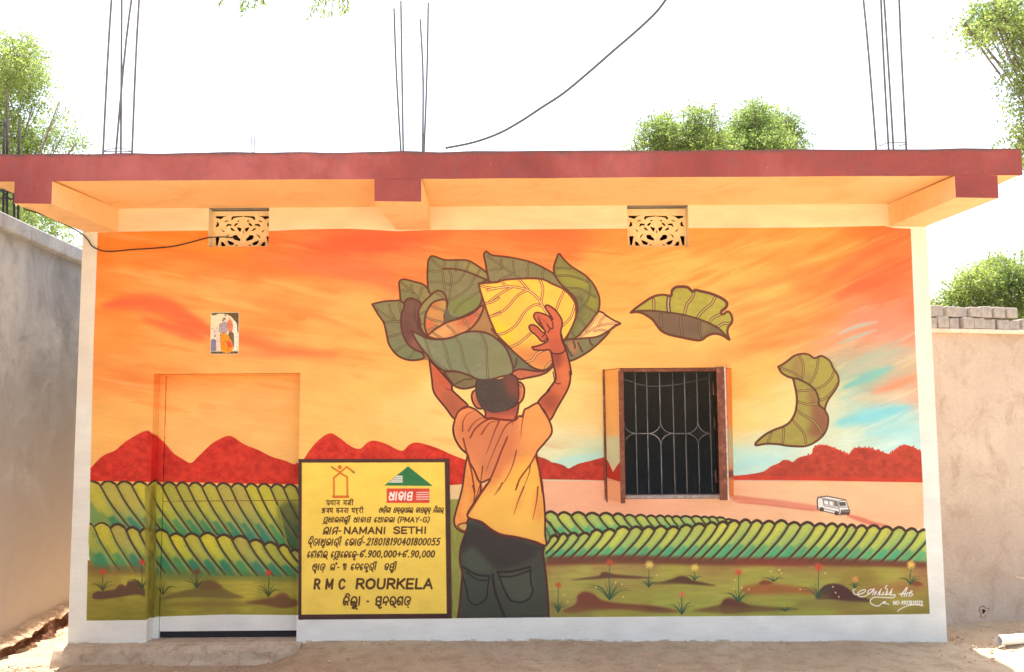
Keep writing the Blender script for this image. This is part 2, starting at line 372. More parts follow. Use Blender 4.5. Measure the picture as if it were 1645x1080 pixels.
def paint_left_fields():
    # peach strip behind everything on the right, sage strip behind person
    cv.fill([(700,772),(1483,772),(1484,850),(700,850)], (249,186,146), smooth=False, tex=(.03, 12, 60, 51),
            cols=[(740,780,(240,196,140)),(900,780,(247,178,142)),(1000,815,(249,176,138)),(1200,800,(248,186,146)),(1300,790,(250,196,148)),(1480,790,(252,194,146)),(1480,840,(250,188,146)),(1000,780,(248,178,146))], sig=60)
    cv.fill([(700,776),(742,776),(740,802),(700,802)], (238,200,146), smooth=False)
    cv.fill([(700,802),(745,802),(745,1000),(700,1000)], (150,148,70), smooth=False, tex=(.1, 30, 8, 52))
    left = Z1((75,325),(160,240),(250,200),(330,135),(430,75),(490,55),(520,75),(565,105),(610,140),(680,220),(750,265),(810,290),(870,235),(960,150),(1040,105),(1090,92),(1130,108),(1200,155),(1300,195),(1400,245),(1500,275),(1560,300),(1585,290))
    left = [(140,774),(140,758)]+left+[(480,744),(488,738),(497,724),(512,707),(530,696),(545,703),(562,716),(578,721),(590,711),(602,708),(620,713),(645,724),(658,714),(672,711),(700,719),(725,730),(745,738),(756,742),(756,777),(480,778),(300,775),(144,773)]
    mounts([(p[0], p[1]) for p in left], (212,52,36), 61, (180,28,28))
    cv.stroke(left[5:13], 1.2, (232,88,60), .6); keep('painted_hill', left, 'red hills painted on the left of the wall')
    cv.fill(Z1((495,60),(585,110),(585,430),(495,430)), (205,18,22), smooth=False, alpha=.35, soft=1.5)
    r1 = Z5((925,800),(980,800),(1030,820),(1060,838),(1100,845),(1160,865),(1200,890),(1240,870),(1286,848))+[(950,740),(969,735),(974,736),(985,757.7),(997,741),(1003,737),(1004,738),(1004,774),(1003,775),(975,772),(861,769.8),(859,769)]
    mounts(r1, (192,56,40), 71, (156,42,34)); keep('painted_hill', r1, 'small red hills painted between the figure and the window')
    cv.stroke(r1[:8], 1.1, (110,60,50), .5)
    r2 = [(1160,767)]+ZV((90,410),(220,395),(320,375),(380,335),(440,310),(470,288),(490,285),(520,288),(550,300),(600,265),(690,240),(705,205),(735,175),(780,168),(850,185),(920,215),(980,245),(1010,210),(1040,192),(1070,190),(1150,195),(1185,208),(1220,215),(1300,240),(1350,200),(1410,170),(1480,185),(1520,205),(1550,230))+[(1486,729),(1490,732),(1490,773),(1488,775),(1300,771.5),(1168,771),(1162,770)]
    mounts(r2, (188,66,48), 81, (150,54,44)); keep('painted_hill', r2, 'rounded red hills painted on the right of the wall')
    for a, b in ((12, 20), (20, 28)):
        cv.stroke(r2[a:b], 1.6, (226,82,60), .7)
    for k in range(40):                       # little tufts along the crest
        i = rng.randint(10, 29); p, q = r2[i], r2[i+1]; t = rng.rand()
        x, y = p[0]+(q[0]-p[0])*t, p[1]+(q[1]-p[1])*t
        cv.stroke([(x, y+2), (x+rng.uniform(-2, 2), y-rng.uniform(.5, 2))], 2.2, (205,62,48), .8)
    cv.fill([(1165,764),(1482,768),(1482,774),(1165,771)], (222,60,44), smooth=False, alpha=.6, soft=1.2)
    # track across the peach plain
    tr = ZQ((90,85),(250,95),(500,120),(740,160),(740,200),(560,180),(400,160),(200,140),(90,120))
    cv.fill(tr, (226,126,104), soft=1.6, alpha=.75)
    cv.stroke(ZQ((120,130),(300,142),(500,168),(700,190)), 2.2, (205,100,80), .5, soft=.6)
    cv.fill(ZQ((960,225),(1060,240),(1180,280),(1290,312),(1180,312),(1040,270)), (222,112,92), soft=1.4, alpha=.8)
    cv.fill([(1165,795),(1180,795),(1250,806),(1165,800)], (214,120,96), soft=1, alpha=.5)
    # window leaves and the wall behind them filled in deeper tones
    lw = [(969,594),(999,590),(1004,808),(974,804)]
    Mw = cv.fill(lw, (247,160,82), smooth=False, alpha=.55); cv.fill([(972,760),(1004,764),(1004,808),(974,804)], (246,170,130), smooth=False, clip=Mw, alpha=.8)
    cv.fill([(972,700),(1002,700),(1002,745),(985,757),(974,737)], (200,214,180), smooth=False, clip=Mw, alpha=.7, soft=3)
    cv.fill([(973,735),(978,742),(985,757.7),(991,748),(997,741),(1004,738),(1004,775),(996,774),(974,766)], (190,54,40), smooth=False, clip=Mw)
    cv.stroke([(970,594),(975,806)], 2.4, (120,58,40), .85, smooth=False); cv.stroke([(969,595),(998,592)], 1.4, (150,84,50), .7, smooth=False)
    rw = [(1162,590),(1175,592),(1179,798),(1166,798)]
    Mr = cv.fill(rw, (214,112,44), smooth=False, alpha=.92); cv.fill([(1162,690),(1180,690),(1180,750),(1164,750)], (160,178,150), smooth=False, clip=Mr, soft=7, alpha=.8)
    cv.fill([(1164,756),(1180,756),(1180,768),(1164,768)], (110,50,42), smooth=False, clip=Mr, soft=2, alpha=.9)
    cv.stroke([(1163,590),(1168,798)], 3, (120,60,40), .5, smooth=False, clip=Mr)
    # ---- olive ground of both halves
    cv.fill([(141,900),(300,905),(480,905),(480,999),(139,997)], None, smooth=False, tex=(.12, 6, 40, 91), sig=15,
            cols=[(150,918,(140,116,56)),(300,918,(128,122,58)),(470,925,(150,140,62)),(150,935,(168,154,58)),(230,935,(176,164,62)),(300,935,(180,168,62)),(380,938,(190,172,62)),(460,940,(182,166,60)),(160,960,(146,132,52)),(250,960,(148,134,50)),(350,965,(150,136,52)),(450,960,(156,144,54)),(170,985,(142,132,46)),(300,985,(154,140,50)),(450,985,(160,148,54))])
    GR = [(890,905,(150,104,66)),(1000,905,(150,92,66)),(1150,908,(152,98,66)),(1300,908,(146,92,64)),(1480,915,(150,104,70)),(900,925,(174,170,80)),(1000,920,(178,178,84)),(1150,925,(172,168,74)),(1300,928,(170,172,76)),(1450,935,(168,156,70)),
          (900,950,(168,152,76)),(1000,940,(160,146,72)),(1100,948,(164,152,68)),(1200,942,(168,160,70)),(1300,945,(166,160,68)),(1460,950,(160,140,62)),(900,980,(140,124,66)),(1000,960,(160,150,66)),(1100,970,(166,166,74)),(1200,980,(150,148,66)),(1300,975,(152,150,64)),(1400,982,(140,124,60)),(1480,980,(136,122,58)),(1380,960,(150,130,60))]
    cv.fill([(870,895),(1488,897),(1494,987),(1300,989),(870,993)], None, smooth=False, cols=[(x, y, tuple(min(255, int(v*1.06)) for v in c)) for x, y, c in GR], sig=17, tex=(.08, 8, 50, 92))
    # ---- upper rows, left
    pal = [((184,174,66),(138,150,70),(52,126,98)), ((172,166,64),(122,146,74),(56,134,94)), ((194,182,60),(152,160,62),(72,142,88)), ((178,164,74),(132,150,78),(58,126,104))]
    tops = [(144-14,774),(151-2,773),(176,772.5),(203,773.5),(227,775),(248,777),(272,776),(290,775),(304,776),(325,776),(350,776),(374,777),(399,777.5),(421,778.5),(443,779),(465,780),(486,782)]
    xs = [130,163,189,214,238,262,284,304,326,349,372,395,415,436,457,478]
    CL = cv.mask([(145,772),(240,772),(480,777),(480,922),(143,915)], smooth=False)
    cv.fill([(145,778),(480,782),(480,900),(144,900)], (120,150,80), smooth=False)
    for i in range(len(xs)-2, -1, -1):
        xa, xb = xs[i], xs[i+1]
        leaf(xa, xb, 772.5+(xa-145)*.017, 868+(xa-145)*.09, 62, pal[(i*7+i//2) % 4], hump=11, line=3.0, clip=CL, blue=.8)
    # dark scribbly corner beside the notice
    cv.fill([(447,815),(479,815),(479,925),(468,900),(455,860)], (60,66,46), soft=4, alpha=.6, clip=CL)
    cv.stroke([(447,812),(455,850),(468,900),(478,925)], 3, (150,150,60), .7, clip=CL)
    # ---- lower rows, left
    xs2 = [(118,860),(152,841),(178,843),(203,848),(225,850),(248,852),(272,858),(297,858),(322,857),(348,860),(374,862),(400,868),(424,872),(447,876),(466,884),(484,892)]
    CL2 = cv.mask([(144,832),(480,846),(480,926),(300,926),(220,918),(143,914)], smooth=False)
    for i in range(len(xs2)-2, -1, -1):
        (xa, ya), (xb, yb) = xs2[i], xs2[i+1]
        leaf(xa, xb, ya-1 if i else 838, 918+(xa-145)*.035, 40, pal[(i*5+1) % 4] if i not in (6, 8) else ((206,192,52),(150,170,60),(46,120,96)), hump=11, line=3.4 if i > 1 else 2.2, clip=CL2, blue=.85)
    cv.fill([(232,912),(480,922),(480,934),(232,930)], (98,112,58), soft=3, alpha=.6, smooth=False)
    cv.fill([(141,908),(236,908),(236,924),(141,922)], (122,92,52), soft=3, alpha=.7, smooth=False)
    # mounds
    br = (92,62,52)
    cv.fill(Z2((85,460),(105,415),(180,405),(250,395),(270,370),(300,360),(330,370),(345,340),(400,330),(440,350),(475,400),(480,450),(420,435),(300,450),(150,470)), br, soft=1.4, alpha=.9)
    cv.stroke(Z2((262,390),(280,366),(305,362),(330,385)), 1.4, (140,84,58), .8, soft=.4)
    cv.fill(Z2((570,470),(640,440),(730,412),(830,385),(880,350),(940,330),(990,340),(1050,390),(1120,425),(1200,455),(1100,465),(900,455),(700,460)), (112,94,50), soft=1.6, alpha=.85)
    cv.fill(Z2((860,380),(900,340),(950,328),(1000,350),(1040,385),(940,400)), (118,78,52), soft=2.2, alpha=.6)
    cv.fill(Z2((640,500),(900,485),(1200,490),(1300,510),(1100,525),(800,520)), (126,100,48), soft=2.4, alpha=.6)
    cv.fill(Z2((1200,490),(1320,470),(1420,450),(1450,430),(1500,425),(1540,460),(1590,475),(1585,520),(1480,535),(1330,510)), (112,70,48), soft=1.8, alpha=.85)
    cv.stroke(Z2((1430,445),(1470,430),(1520,450)), 3, (150,84,58), .6, soft=1)
    for (x, y, h, c, n, st) in [(165,948,17,(210,66,50),7,30), (228,945,19,(206,60,46),7,42), (262,955,18,None,4,0), (316,944,19,(128,70,50),9,26), (431,958,20,(208,62,46),7,38)]:
        plant(x, y, h, c, n, 13, (62,74,42), st, 4.6)
    # colour of the door side
    cv.fill([(233,780),(250,780),(252,985),(233,990)], (146,134,48), smooth=False, alpha=.82, soft=1.4, tex=(.3, 30, 6, 93))
def paint_right_fields():
    pal = [((196,196,84),(138,176,100),(92,168,118)), ((182,190,92),(120,172,108),(84,176,124)), ((204,200,86),(150,182,96),(96,176,116))]
    CU = cv.mask([(874,815),(1200,822),(1200,852),(1100,856),(1000,862),(930,872),(886,880),(874,880)], smooth=False)
    cv.fill([(874,826),(1190,838),(1180,850),(1000,860),(900,880),(874,900)], (120,140,80), smooth=False)
    pk = [(864,820),(886,821.8),(907,823),(931,823),(952,824),(976,824),(994,825),(1012,827),(1031,827),(1047,828),(1062,828),(1074,828.5),(1086,829),(1102,829),(1120,829),(1133,830),(1145,830),(1157,831),(1172,834),(1185,836)]
    for i in range(len(pk)-2, -1, -1):
        x, y = pk[i]; wL = (x-pk[i-1][0])/2 if i else 11; wR = (pk[i+1][0]-x)/2
        H = max(10, 36-(x-886)*.09)
        leaf(x-wL, x+wR, y, y+H, H*.62, pal[i % 3], hump=H*.28, line=3.4 if x < 1000 else 2.8, clip=CU, blue=.6)
    cv.stroke([(877,836),(884,840),(890,852),(900,868),(905,864)], 2.6, (74,56,44), .95)
    cv.stroke([(877,848),(882,858),(892,870)], 2.2, (90,80,50), .9)
    CLr = cv.mask([(877,850),(930,845),(1150,828),(1300,828),(1489,842),(1489,905),(1300,903),(876,903)], smooth=False)
    pl = [(890,860),(904,857),(919,856),(938,856),(958,851),(977,850),(1000,846),(1021,846),(1041,846),(1060,845),(1081,846),(1101,843),(1122,841),(1143,839),(1160,838),(1178,836),(1197,834.8),(1214,836),(1234,837),(1254,836),(1274,839),(1296,839),(1317,841),(1336,841),(1353,842),(1367,843),(1382,844),(1402,844),(1422.5,846),(1443,847),(1464,849),(1482,851),(1503,853),(1524,856)]
    cv.fill([(877,862),(1000,852),(1150,842),(1300,842),(1489,856),(1489,905),(1300,903),(876,903)], (132,170,104), smooth=False, tex=(.15, 20, 10, 77))
    for i in range(len(pl)-1):
        x, y = pl[i]; wL = (x-pl[i-1][0])/2 if i else 8; wR = (pl[i+1][0]-x)/2
        yb = 896+(x-880)*.012; H = yb-y
        leaf(x-wL, x+wR, y, yb, -H*.72, pal[(i*2+i//3) % 3], hump=9.5, line=3.6, clip=CLr, blue=.95)
    cv.fill([(877,894),(1000,891),(1150,896),(1300,895),(1488,902),(1489,912),(1300,908),(1150,908),(1000,905),(877,908)], (118,64,50), soft=2.2, alpha=.9, smooth=False)
    cv.fill([(1180,898),(1300,899),(1300,910),(1180,910)], (158,66,52), soft=3.5, alpha=.5, smooth=False)
    R, Q = ZR, ZQ
    F = cv.fill
    F(R((270,745),(400,725),(500,710),(520,685),(560,680),(610,695),(700,705),(850,718),(940,725),(800,735),(600,730),(420,740)), (104,64,54), soft=1.2, alpha=.9)
    F(R((900,775),(1000,755),(1080,735),(1110,722),(1150,712),(1200,720),(1240,745),(1330,765),(1430,790),(1300,785),(1150,775),(1000,780)), (92,56,50), soft=1.4, alpha=.9)
    F(R((500,800),(650,760),(900,770),(1100,790),(900,810),(700,820)), (170,130,76), soft=4, alpha=.5)
    F(R((210,990),(290,950),(325,920),(330,870),(370,838),(420,838),(470,860),(520,900),(650,925),(850,940),(1000,960),(1130,985),(1130,1000),(900,1000),(700,980),(450,985),(300,1005)), (128,66,52), soft=1.6, alpha=.92)
    F(R((840,950),(960,955),(1060,975),(1060,995),(900,990)), (104,58,50), soft=2, alpha=.7)
    F(R((1240,985),(1380,955),(1460,935),(1500,900),(1560,890),(1640,920),(1700,980),(1500,1000),(1300,995)), (110,66,52), soft=1.8, alpha=.85)
    F(Q((160,790),(280,760),(320,735),(360,738),(400,755),(520,775),(720,805),(700,850),(520,840),(300,850),(180,840)), (172,92,56), soft=2.6, alpha=.8)
    F(Q((280,765),(320,737),(370,742),(390,760),(330,770)), (132,72,54), soft=1.2, alpha=.8)
    F(Q((0,905),(20,880),(60,875),(110,905),(200,925),(420,945),(600,960),(420,975),(200,985),(0,990)), (104,62,50), soft=1.8, alpha=.85)
    F(Q((600,900),(700,880),(780,880),(1000,880),(1100,920),(900,950),(700,940),(560,930)), (120,92,62), soft=5, alpha=.6)
    F(Q((730,880),(745,830),(790,780),(850,762),(920,768),(980,800),(1040,850),(1130,880),(1160,905),(1000,900),(850,885)), (84,52,52), soft=1.4, alpha=.95)
    F(Q((1110,800),(1250,770),(1400,750),(1480,745),(1520,740),(1570,775),(1500,830),(1300,830),(1150,840)), (168,106,66), soft=4, alpha=.65)
    F(Q((1470,765),(1490,742),(1530,745),(1560,772),(1500,780)), (130,66,48), soft=1, alpha=.8)
    for (x0, x1, y0, y1) in ((905,1100,974,988),(1115,1300,972,986),(925,1080,932,942),(1040,1160,938,946),(1200,1320,950,962),(1300,1400,962,974)):
        F([(x0,y0+4),(x1,y0+4),(x1,y1+2),(x0,y1+2)], (158,148,70), soft=4, alpha=.35)
    P = lambda z, h, c, n=7, st=None, sp=12, fr=4.6, lc=(62,90,66): plant(z[0][0], z[0][1], h, c, n, sp, lc, st, fr)
    P(R((180,1000)), 20, (206,100,54), 6, 44, 9); P(R((585,900)), 30, (200,84,56), 11, 60, 24, 5)
    P(R((895,800)), 15, (244,214,106), 7, 36, 9, 6); P(R((1255,745)), 10, (244,210,90), 4, 20, 8, 5.5)
    P(R((1155,1015)), 22, (230,126,76), 8, 32, 14, 4.6); P(Q((125,905)), 20, (222,92,60), 9, 48, 16, 5.2)
    P(Q((400,745)), 9, None, 5); P(Q((745,875)), 24, (214,82,56), 8, 50, 18, 6.4); P(Q((1030,800)), 10, (236,160,90), 5, 15, 6, 4.6)
    P(Q((1465,770)), 15, (246,206,90), 9, 32, 12, 6); P(Q((490,975)), 8, None, 5)
    for z in R((630,762),(680,775),(475,800),(228,860),(255,915),(955,705),(690,875))+Q((375,665),(440,655),(460,678),(445,652),(205,805),(150,792),(90,800),(100,730),(605,805),(860,785),(880,830),(905,862),(800,680)):
        cv.stroke([z, (z[0]+.6, z[1]+.6)], 2.2, (242,210,130), .85)
def paint_flying_leaves():
    O, D = (104,60,48), (92,58,48)
    # leaf between the basket and the window
    o = Z7((110,512),(180,450),(280,380),(370,320),(450,288),(540,278),(620,290),(645,290),(655,220),(700,180),(780,170),(860,180),(910,225),(935,232),(965,215),(1010,225),(1080,240),(1160,260),(1240,290),(1320,330),(1370,370),(1380,410),(1360,450),(1310,490),(1300,525),(1340,530),(1370,505),(1400,500),(1430,530),(1450,590),(1440,650),(1400,700),(1385,760),(1395,820),(1410,870),(1340,825),(1260,795),(1190,795),(1120,820),(1060,865),(1000,880),(900,865),(780,840),(660,815),(580,790),(510,750),(460,690),(410,620),(350,570),(260,520),(180,505))
    M = cv.fill(o, (168,160,70), tex=(.07, 9, 14, 101)); keep('painted_leaf', o, 'curled olive leaf painted to the upper left of the window')
    cv.fill(Z7((200,500),(440,495),(430,640),(300,560)), (158,140,72), clip=M, soft=3, alpha=.6)
    lo = Z7((190,495),(300,490),(420,492),(600,512),(760,535),(900,568),(1040,610),(1160,660),(1280,730),(1400,850),(1260,795),(1190,795),(1060,865),(1000,880),(780,840),(580,790),(480,720),(410,620),(350,560))
    cv.fill(lo, (118,98,74), clip=M); L = cv.mask(lo)
    cv.fill(Z7((480,540),(1000,640),(960,780),(560,740)), (112,86,74), clip=L, soft=4, alpha=.7)
    cv.fill(Z7((1040,640),(1150,680),(1120,760),(1020,830)), (136,120,82), clip=L, soft=3, alpha=.6)
    for v in (((510,540),(505,620),(520,700)),((770,560),(770,660),(785,800)),((1020,650),(1015,760),(1040,830))):
        cv.vein(Z7(*v), 5.2, (96,70,62), (124,106,84), L, .8)
    for v in (((410,340),(415,420),(410,490)),((610,320),(605,420),(610,500)),((945,250),(910,330),(850,410),(815,545)),((1225,310),(1170,400),(1060,490),(985,585)),((1300,535),(1230,560),(1180,600),(1140,650)),((1410,655),(1340,655),(1290,680),(1240,705))):
        cv.vein(Z7(*v), 5.0, (112,72,48), (196,184,120), M)
    cv.vein(Z7((610,320),(603,420),(612,500)), 7, (88,54,50), (190,170,150), M)
    cv.stroke(Z7((110,512),(190,492),(300,488),(420,490),(600,510),(760,533),(900,566),(1040,610),(1160,660),(1280,730),(1405,862)), 3.0, D, .95, clip=M)
    cv.stroke(o+[o[0]], 4.0, O, .97); cv.stroke(o[8:24], 5.0, (104,62,54), .9)
    # crescent leaf by the right edge
    o = Z8((300,235),(340,215),(390,180),(440,140),(490,118),(550,110),(600,122),(640,150),(670,148),(710,132),(750,145),(800,185),(830,250),(870,310),(882,360),(875,410),(840,470),(790,540),(760,600),(752,655),(775,700),(782,760),(765,840),(720,910),(640,970),(560,1000),(470,1002),(380,995),(280,980),(180,978),(90,992),(85,970),(130,925),(190,880),(270,840),(350,810),(410,770),(450,710),(470,650),(480,570),(475,490),(460,420),(440,350),(390,330),(330,290))
    M = cv.fill(o, (160,148,74), tex=(.08, 9, 14, 111)); keep('painted_leaf', o, 'crescent olive leaf painted near the right edge of the wall')
    cv.fill(Z8((620,440),(700,600),(790,680),(790,850),(700,920),(600,900),(620,700),(600,500)), (140,84,66), clip=M, soft=5.5, alpha=.85)
    cv.fill(Z8((440,200),(520,150),(530,350),(460,340)), (150,112,78), clip=M, soft=4, alpha=.6)
    cv.fill(Z8((560,290),(640,330),(640,420),(540,350)), (140,116,76), clip=M, soft=4, alpha=.5)
    up = cv.mask(Z8((440,345),(520,360),(600,410),(660,470),(690,550),(690,600),(750,650),(790,560),(900,380),(830,150),(640,120),(560,250)))
    cv.fill(Z8((600,410),(680,500),(700,600),(760,650),(880,400),(830,200),(680,150),(640,300)), (166,156,76), clip=up, soft=2, alpha=.6)
    for v in (((505,130),(535,200),(540,290),(520,365)),((685,160),(670,260),(640,340),(600,400)),((838,280),(800,360),(730,420),(665,450)),((870,400),(820,480),(750,540),(695,560)),((475,470),(560,465),(640,455)),((490,570),(560,595),(640,595),(690,590)),((475,650),(540,700),(640,760),(700,830),(718,880)),((445,755),(500,820),(550,890),(565,965)),((350,830),(352,900),(340,968)),((235,875),(215,920),(200,965))):
        cv.vein(Z8(*v), 4.0, (108,72,50), (176,164,92), M, .9)
    cv.vein(Z8((330,250),(420,280),(470,310),(520,350)), 3.4, D, (190,172,104), M)
    cv.stroke(Z8((440,345),(510,362),(600,410),(660,470),(690,550),(690,600),(750,650)), 3.2, D, .95)
    cv.stroke(o+[o[0]], 3.4, O, .97)
def paint_bundle():
    O = (98,56,46); G = (128,124,92); V = (88,68,54)
    # big silhouette of the whole bundle
    sil = Z3((35,445),(120,425),(200,420),(245,425),(235,350),(232,285),(265,265),(330,280),(400,300),(440,330),(435,230),(440,130),(470,97),(560,125),(650,125),(730,130),(800,170),(860,215),(845,130),(843,80),(860,62))+Z4((10,90),(150,110),(280,140),(380,185),(455,235),(448,180),(470,110),(487,80),(520,120),(580,175),(680,240),(740,310),(775,390),(778,460),(765,500),(830,520),(880,560),(930,585),(860,640),(780,720),(680,800),(560,855),(440,900),(380,945),(280,975),(190,985))+Z3((1050,960),(800,1010),(770,1045),(690,1055),(620,1035),(560,960),(470,880),(440,850),(380,845),(300,848),(220,815),(160,740),(140,660),(120,580),(80,520))
    cv.fill(sil, (150,110,70)); keep('painted_leaf_bundle', sil, 'bundle of large leaves painted on the head of the figure')
    def lf(pts, col, tint=(), veins=(), w=3.4, line=O, lw=3.2, light=None, vdark=V, seed=5):
        M = cv.fill(pts, col, tex=(.07, 9, 12, seed))
        for tp, tc, a in tint: cv.fill(tp, tc, soft=4, alpha=a, clip=M)
        for v in veins: cv.vein(v, w, vdark, light, M, .9)
        cv.stroke(pts+[pts[0]], lw, line, .97); return M
    g2 = (138,136,92)
    # leftmost
    lf(Z3((35,445),(120,425),(200,420),(260,430),(290,560),(330,700),(400,800),(410,830),(380,845),(300,848),(220,815),(160,740),(140,660),(120,580),(80,520)), G,
       [(Z3((60,450),(250,430),(260,560),(120,560)), (132,128,86), .5), (Z3((200,700),(380,790),(350,850),(220,800)), (112,126,84), .6)],
       [Z3((50,460),(110,510),(180,550),(240,575)), Z3((160,450),(170,500),(195,540)), Z3((232,440),(240,490),(250,520)), Z3((130,575),(180,570),(240,572)), Z3((145,685),(200,670),(250,655)), Z3((205,785),(250,755),(290,735)), Z3((300,840),(325,805),(340,785))], light=(146,148,108), seed=11)
    # second, behind
    lf(Z3((235,350),(232,285),(265,265),(330,280),(400,300),(440,335),(480,380),(450,470),(330,430),(250,430)), (136,128,84), [(Z3((240,350),(330,360),(330,430),(250,430)), (118,124,84), .6)],
       [Z3((250,290),(310,340),(360,390),(385,440)), Z3((320,310),(322,340),(330,365)), Z3((395,330),(385,370),(372,400)), Z3((255,345),(300,350),(330,355))], light=(158,152,106), seed=12)
    # upper left large
    lf(Z3((440,130),(470,97),(560,125),(650,125),(730,130),(800,170),(860,215),(890,260),(820,300),(830,400),(800,470),(720,520),(650,545),(590,520),(560,420),(520,360),(460,370),(440,330),(435,230)), G,
       [(Z3((680,140),(790,180),(870,260),(760,210)), (164,158,82), .7), (Z3((600,430),(800,380),(780,480),(640,530)), (116,132,66), .7), (Z3((450,120),(550,150),(560,340),(450,340)), (120,126,86), .5)],
       [Z3((455,110),(500,155),(540,195),(555,300),(570,420)), Z3((555,130),(560,160),(552,190)), Z3((650,130),(645,165),(640,200)), Z3((740,140),(730,170),(715,200)), Z3((820,190),(800,220),(790,240)), Z3((445,205),(500,208),(545,200)), Z3((450,285),(520,285),(590,300)),
        Z3((590,190),(610,260),(600,350),(590,440)), Z3((700,225),(660,280),(605,305)), Z3((780,235),(750,310),(680,370),(600,415)), Z3((805,355),(740,400),(680,440),(630,500))], light=(150,150,110), seed=13)
    cv.stroke(Z3((550,190),(620,190),(700,205),(770,230),(840,260),(890,275)), 3, O, .95)
    # top middle
    lf(Z3((860,62))+Z4((0,90),(60,98),(150,110),(280,140),(380,185),(455,235),(530,340),(440,300),(350,262),(180,262),(60,280),(-10,285))+Z3((870,235),(855,150),(843,85)), G, [(Z4((300,170),(400,190),(500,300),(380,260)), (122,122,88), .6)],
       [Z4((-30,100),(60,160),(130,210),(200,255)), Z4((70,125),(68,160),(75,180)), Z4((155,140),(158,180),(165,215)), Z4((270,150),(258,190),(260,240)), Z4((375,200),(365,230),(370,262)), Z4((-10,200),(30,190),(70,190)), Z4((60,270),(100,250),(140,235))], light=(150,150,112), seed=14)
    # right big curling leaf
    lf(Z4((455,235),(448,180),(470,110),(487,80),(520,120),(580,175),(680,240),(740,310),(775,390),(778,460),(760,510),(700,590),(640,660),(590,700),(530,720),(560,650),(600,560),(620,480),(600,400),(540,340),(490,290)), (126,124,74),
       [(Z4((470,190),(690,270),(680,330),(540,310)), (148,150,62), .8), (Z4((600,380),(680,430),(600,640),(560,640)), (100,104,72), .6), (Z4((700,380),(770,400),(740,500),(680,450)), (150,146,60), .7)],
       [Z4((455,185),(520,185),(570,190)), Z4((470,240),(560,240),(650,265),(690,285)), Z4((530,335),(620,330),(700,365),(750,395)), Z4((690,250),(710,330),(690,420),(620,500)), Z4((665,450),(710,480),(745,500)), Z4((620,545),(660,580),(675,610)), Z4((580,400),(630,400),(650,410)), Z4((585,650),(600,690),(605,700))], light=(140,142,84), seed=15)
    # right pale tip and its underside
    lf(Z4((540,700),(640,690),(760,680),(850,640),(780,720),(680,800),(560,855),(520,800),(510,730)), (122,116,84), [(Z4((560,720),(620,710),(610,800),(560,780)), (190,116,76), .8)], [Z4((535,740),(560,790),(580,820)), Z4((625,725),(640,760),(655,785)), Z4((705,695),(715,730),(730,740)), Z4((590,715),(600,740),(600,760))], seed=16)
    lf(Z4((590,700),(640,660),(700,590),(765,505),(800,505),(830,530),(880,560),(930,585),(890,600),(840,640),(760,680),(650,692)), (246,196,120), [(Z4((760,510),(840,530),(900,580),(760,600)), (240,170,110), .6)],
       [Z4((610,695),(690,650),(780,600),(920,580)), Z4((815,530),(790,560),(770,605)), Z4((840,640),(790,630),(740,640)), Z4((760,520),(720,590),(680,640))], 3.2, O, 3.0, (250,216,160), (140,70,56), 17)
    # mauve leaf, inner bud
    lf(Z3((265,470),(275,420),(315,402),(355,415),(390,450),(370,540),(380,620),(430,680),(440,740),(410,790),(360,780),(300,740),(260,670),(245,590),(248,520)), (112,76,70), [(Z3((260,560),(330,620),(320,720),(260,660)), (104,66,66), .6), (Z3((280,420),(350,420),(350,500),(290,500)), (122,92,76), .5), (Z3((330,680),(420,730),(400,790),(320,750)), (160,100,78), .5)], [Z3((340,480),(350,560),(380,640),(425,690))], 2.4, O, 3.2, seed=18)
    lf(Z3((380,560),(370,500),(400,440),(450,390),(490,355),(530,350),(560,380),(580,440),(560,520),(555,590),(500,640),(430,670),(390,620)), (140,132,88), [], [Z3((500,370),(530,380),(545,400)), Z3((375,520),(400,510),(420,500)), Z3((385,590),(420,585),(440,580))], light=(156,150,110), seed=19)
    lf(Z3((415,610),(420,530),(445,470),(480,430),(540,412),(572,420),(575,470),(558,530),(558,580),(500,630),(440,665)), (200,142,84), [(Z3((420,560),(480,560),(480,640),(430,650)), (216,104,72), .8), (Z3((500,420),(570,430),(560,520),(520,500)), (176,150,84), .7), (Z3((460,440),(520,420),(520,480),(460,480)), (190,96,70), .5)],
       [Z3((465,460),(510,475),(560,495)), Z3((430,540),(480,560),(550,575)), Z3((425,640),(470,620),(500,600))], light=(222,170,110), seed=20)
    cv.fill(Z3((740,640),(820,560),(840,470),(880,540),(900,620),(935,690),(860,650)), (166,122,80)); 
    cv.fill(Z3((560,570),(570,470),(600,520),(650,548),(600,570)), (104,96,76))
    lf(Z3((430,675),(500,620),(580,575),(680,545),(760,510),(830,455),(835,490),(800,560),(750,620),(680,660),(590,690),(500,695)), (206,138,88), [(Z3((440,680),(560,590),(620,640),(540,690)), (232,176,110), .6), (Z3((660,560),(820,480),(780,580),(700,610)), (186,92,72), .8)],
       [Z3((480,655),(520,680),(540,695)), Z3((580,600),(620,635),(640,665)), Z3((700,560),(720,590),(735,615)), Z3((770,510),(800,525),(830,535))], light=(230,170,120), seed=21)
    # yellow leaf
    yl = Z3((805,295),(900,290),(950,285))+Z4((60,275),(180,262),(350,262),(440,300),(530,345),(600,430),(610,500),(600,560),(560,650),(520,710),(470,800),(430,890),(370,922),(300,905),(220,860),(130,760),(60,690),(0,625))+Z3((930,660),(880,540),(840,420),(815,340))
    M = cv.fill(yl, (251,196,80), tex=(.05, 12, 16, 22))
    cv.fill(Z4((40,690),(200,760),(440,740),(460,880),(360,925),(200,850)), (214,128,78), soft=9, alpha=.95, clip=M)
    cv.fill(Z4((20,560),(130,620),(150,740),(40,680),(0,620)), (253,206,44), soft=6, alpha=.8, clip=M)
    cv.fill(Z4((60,420),(240,420),(220,560),(80,560)), (248,186,74), soft=8, alpha=.7, clip=M)
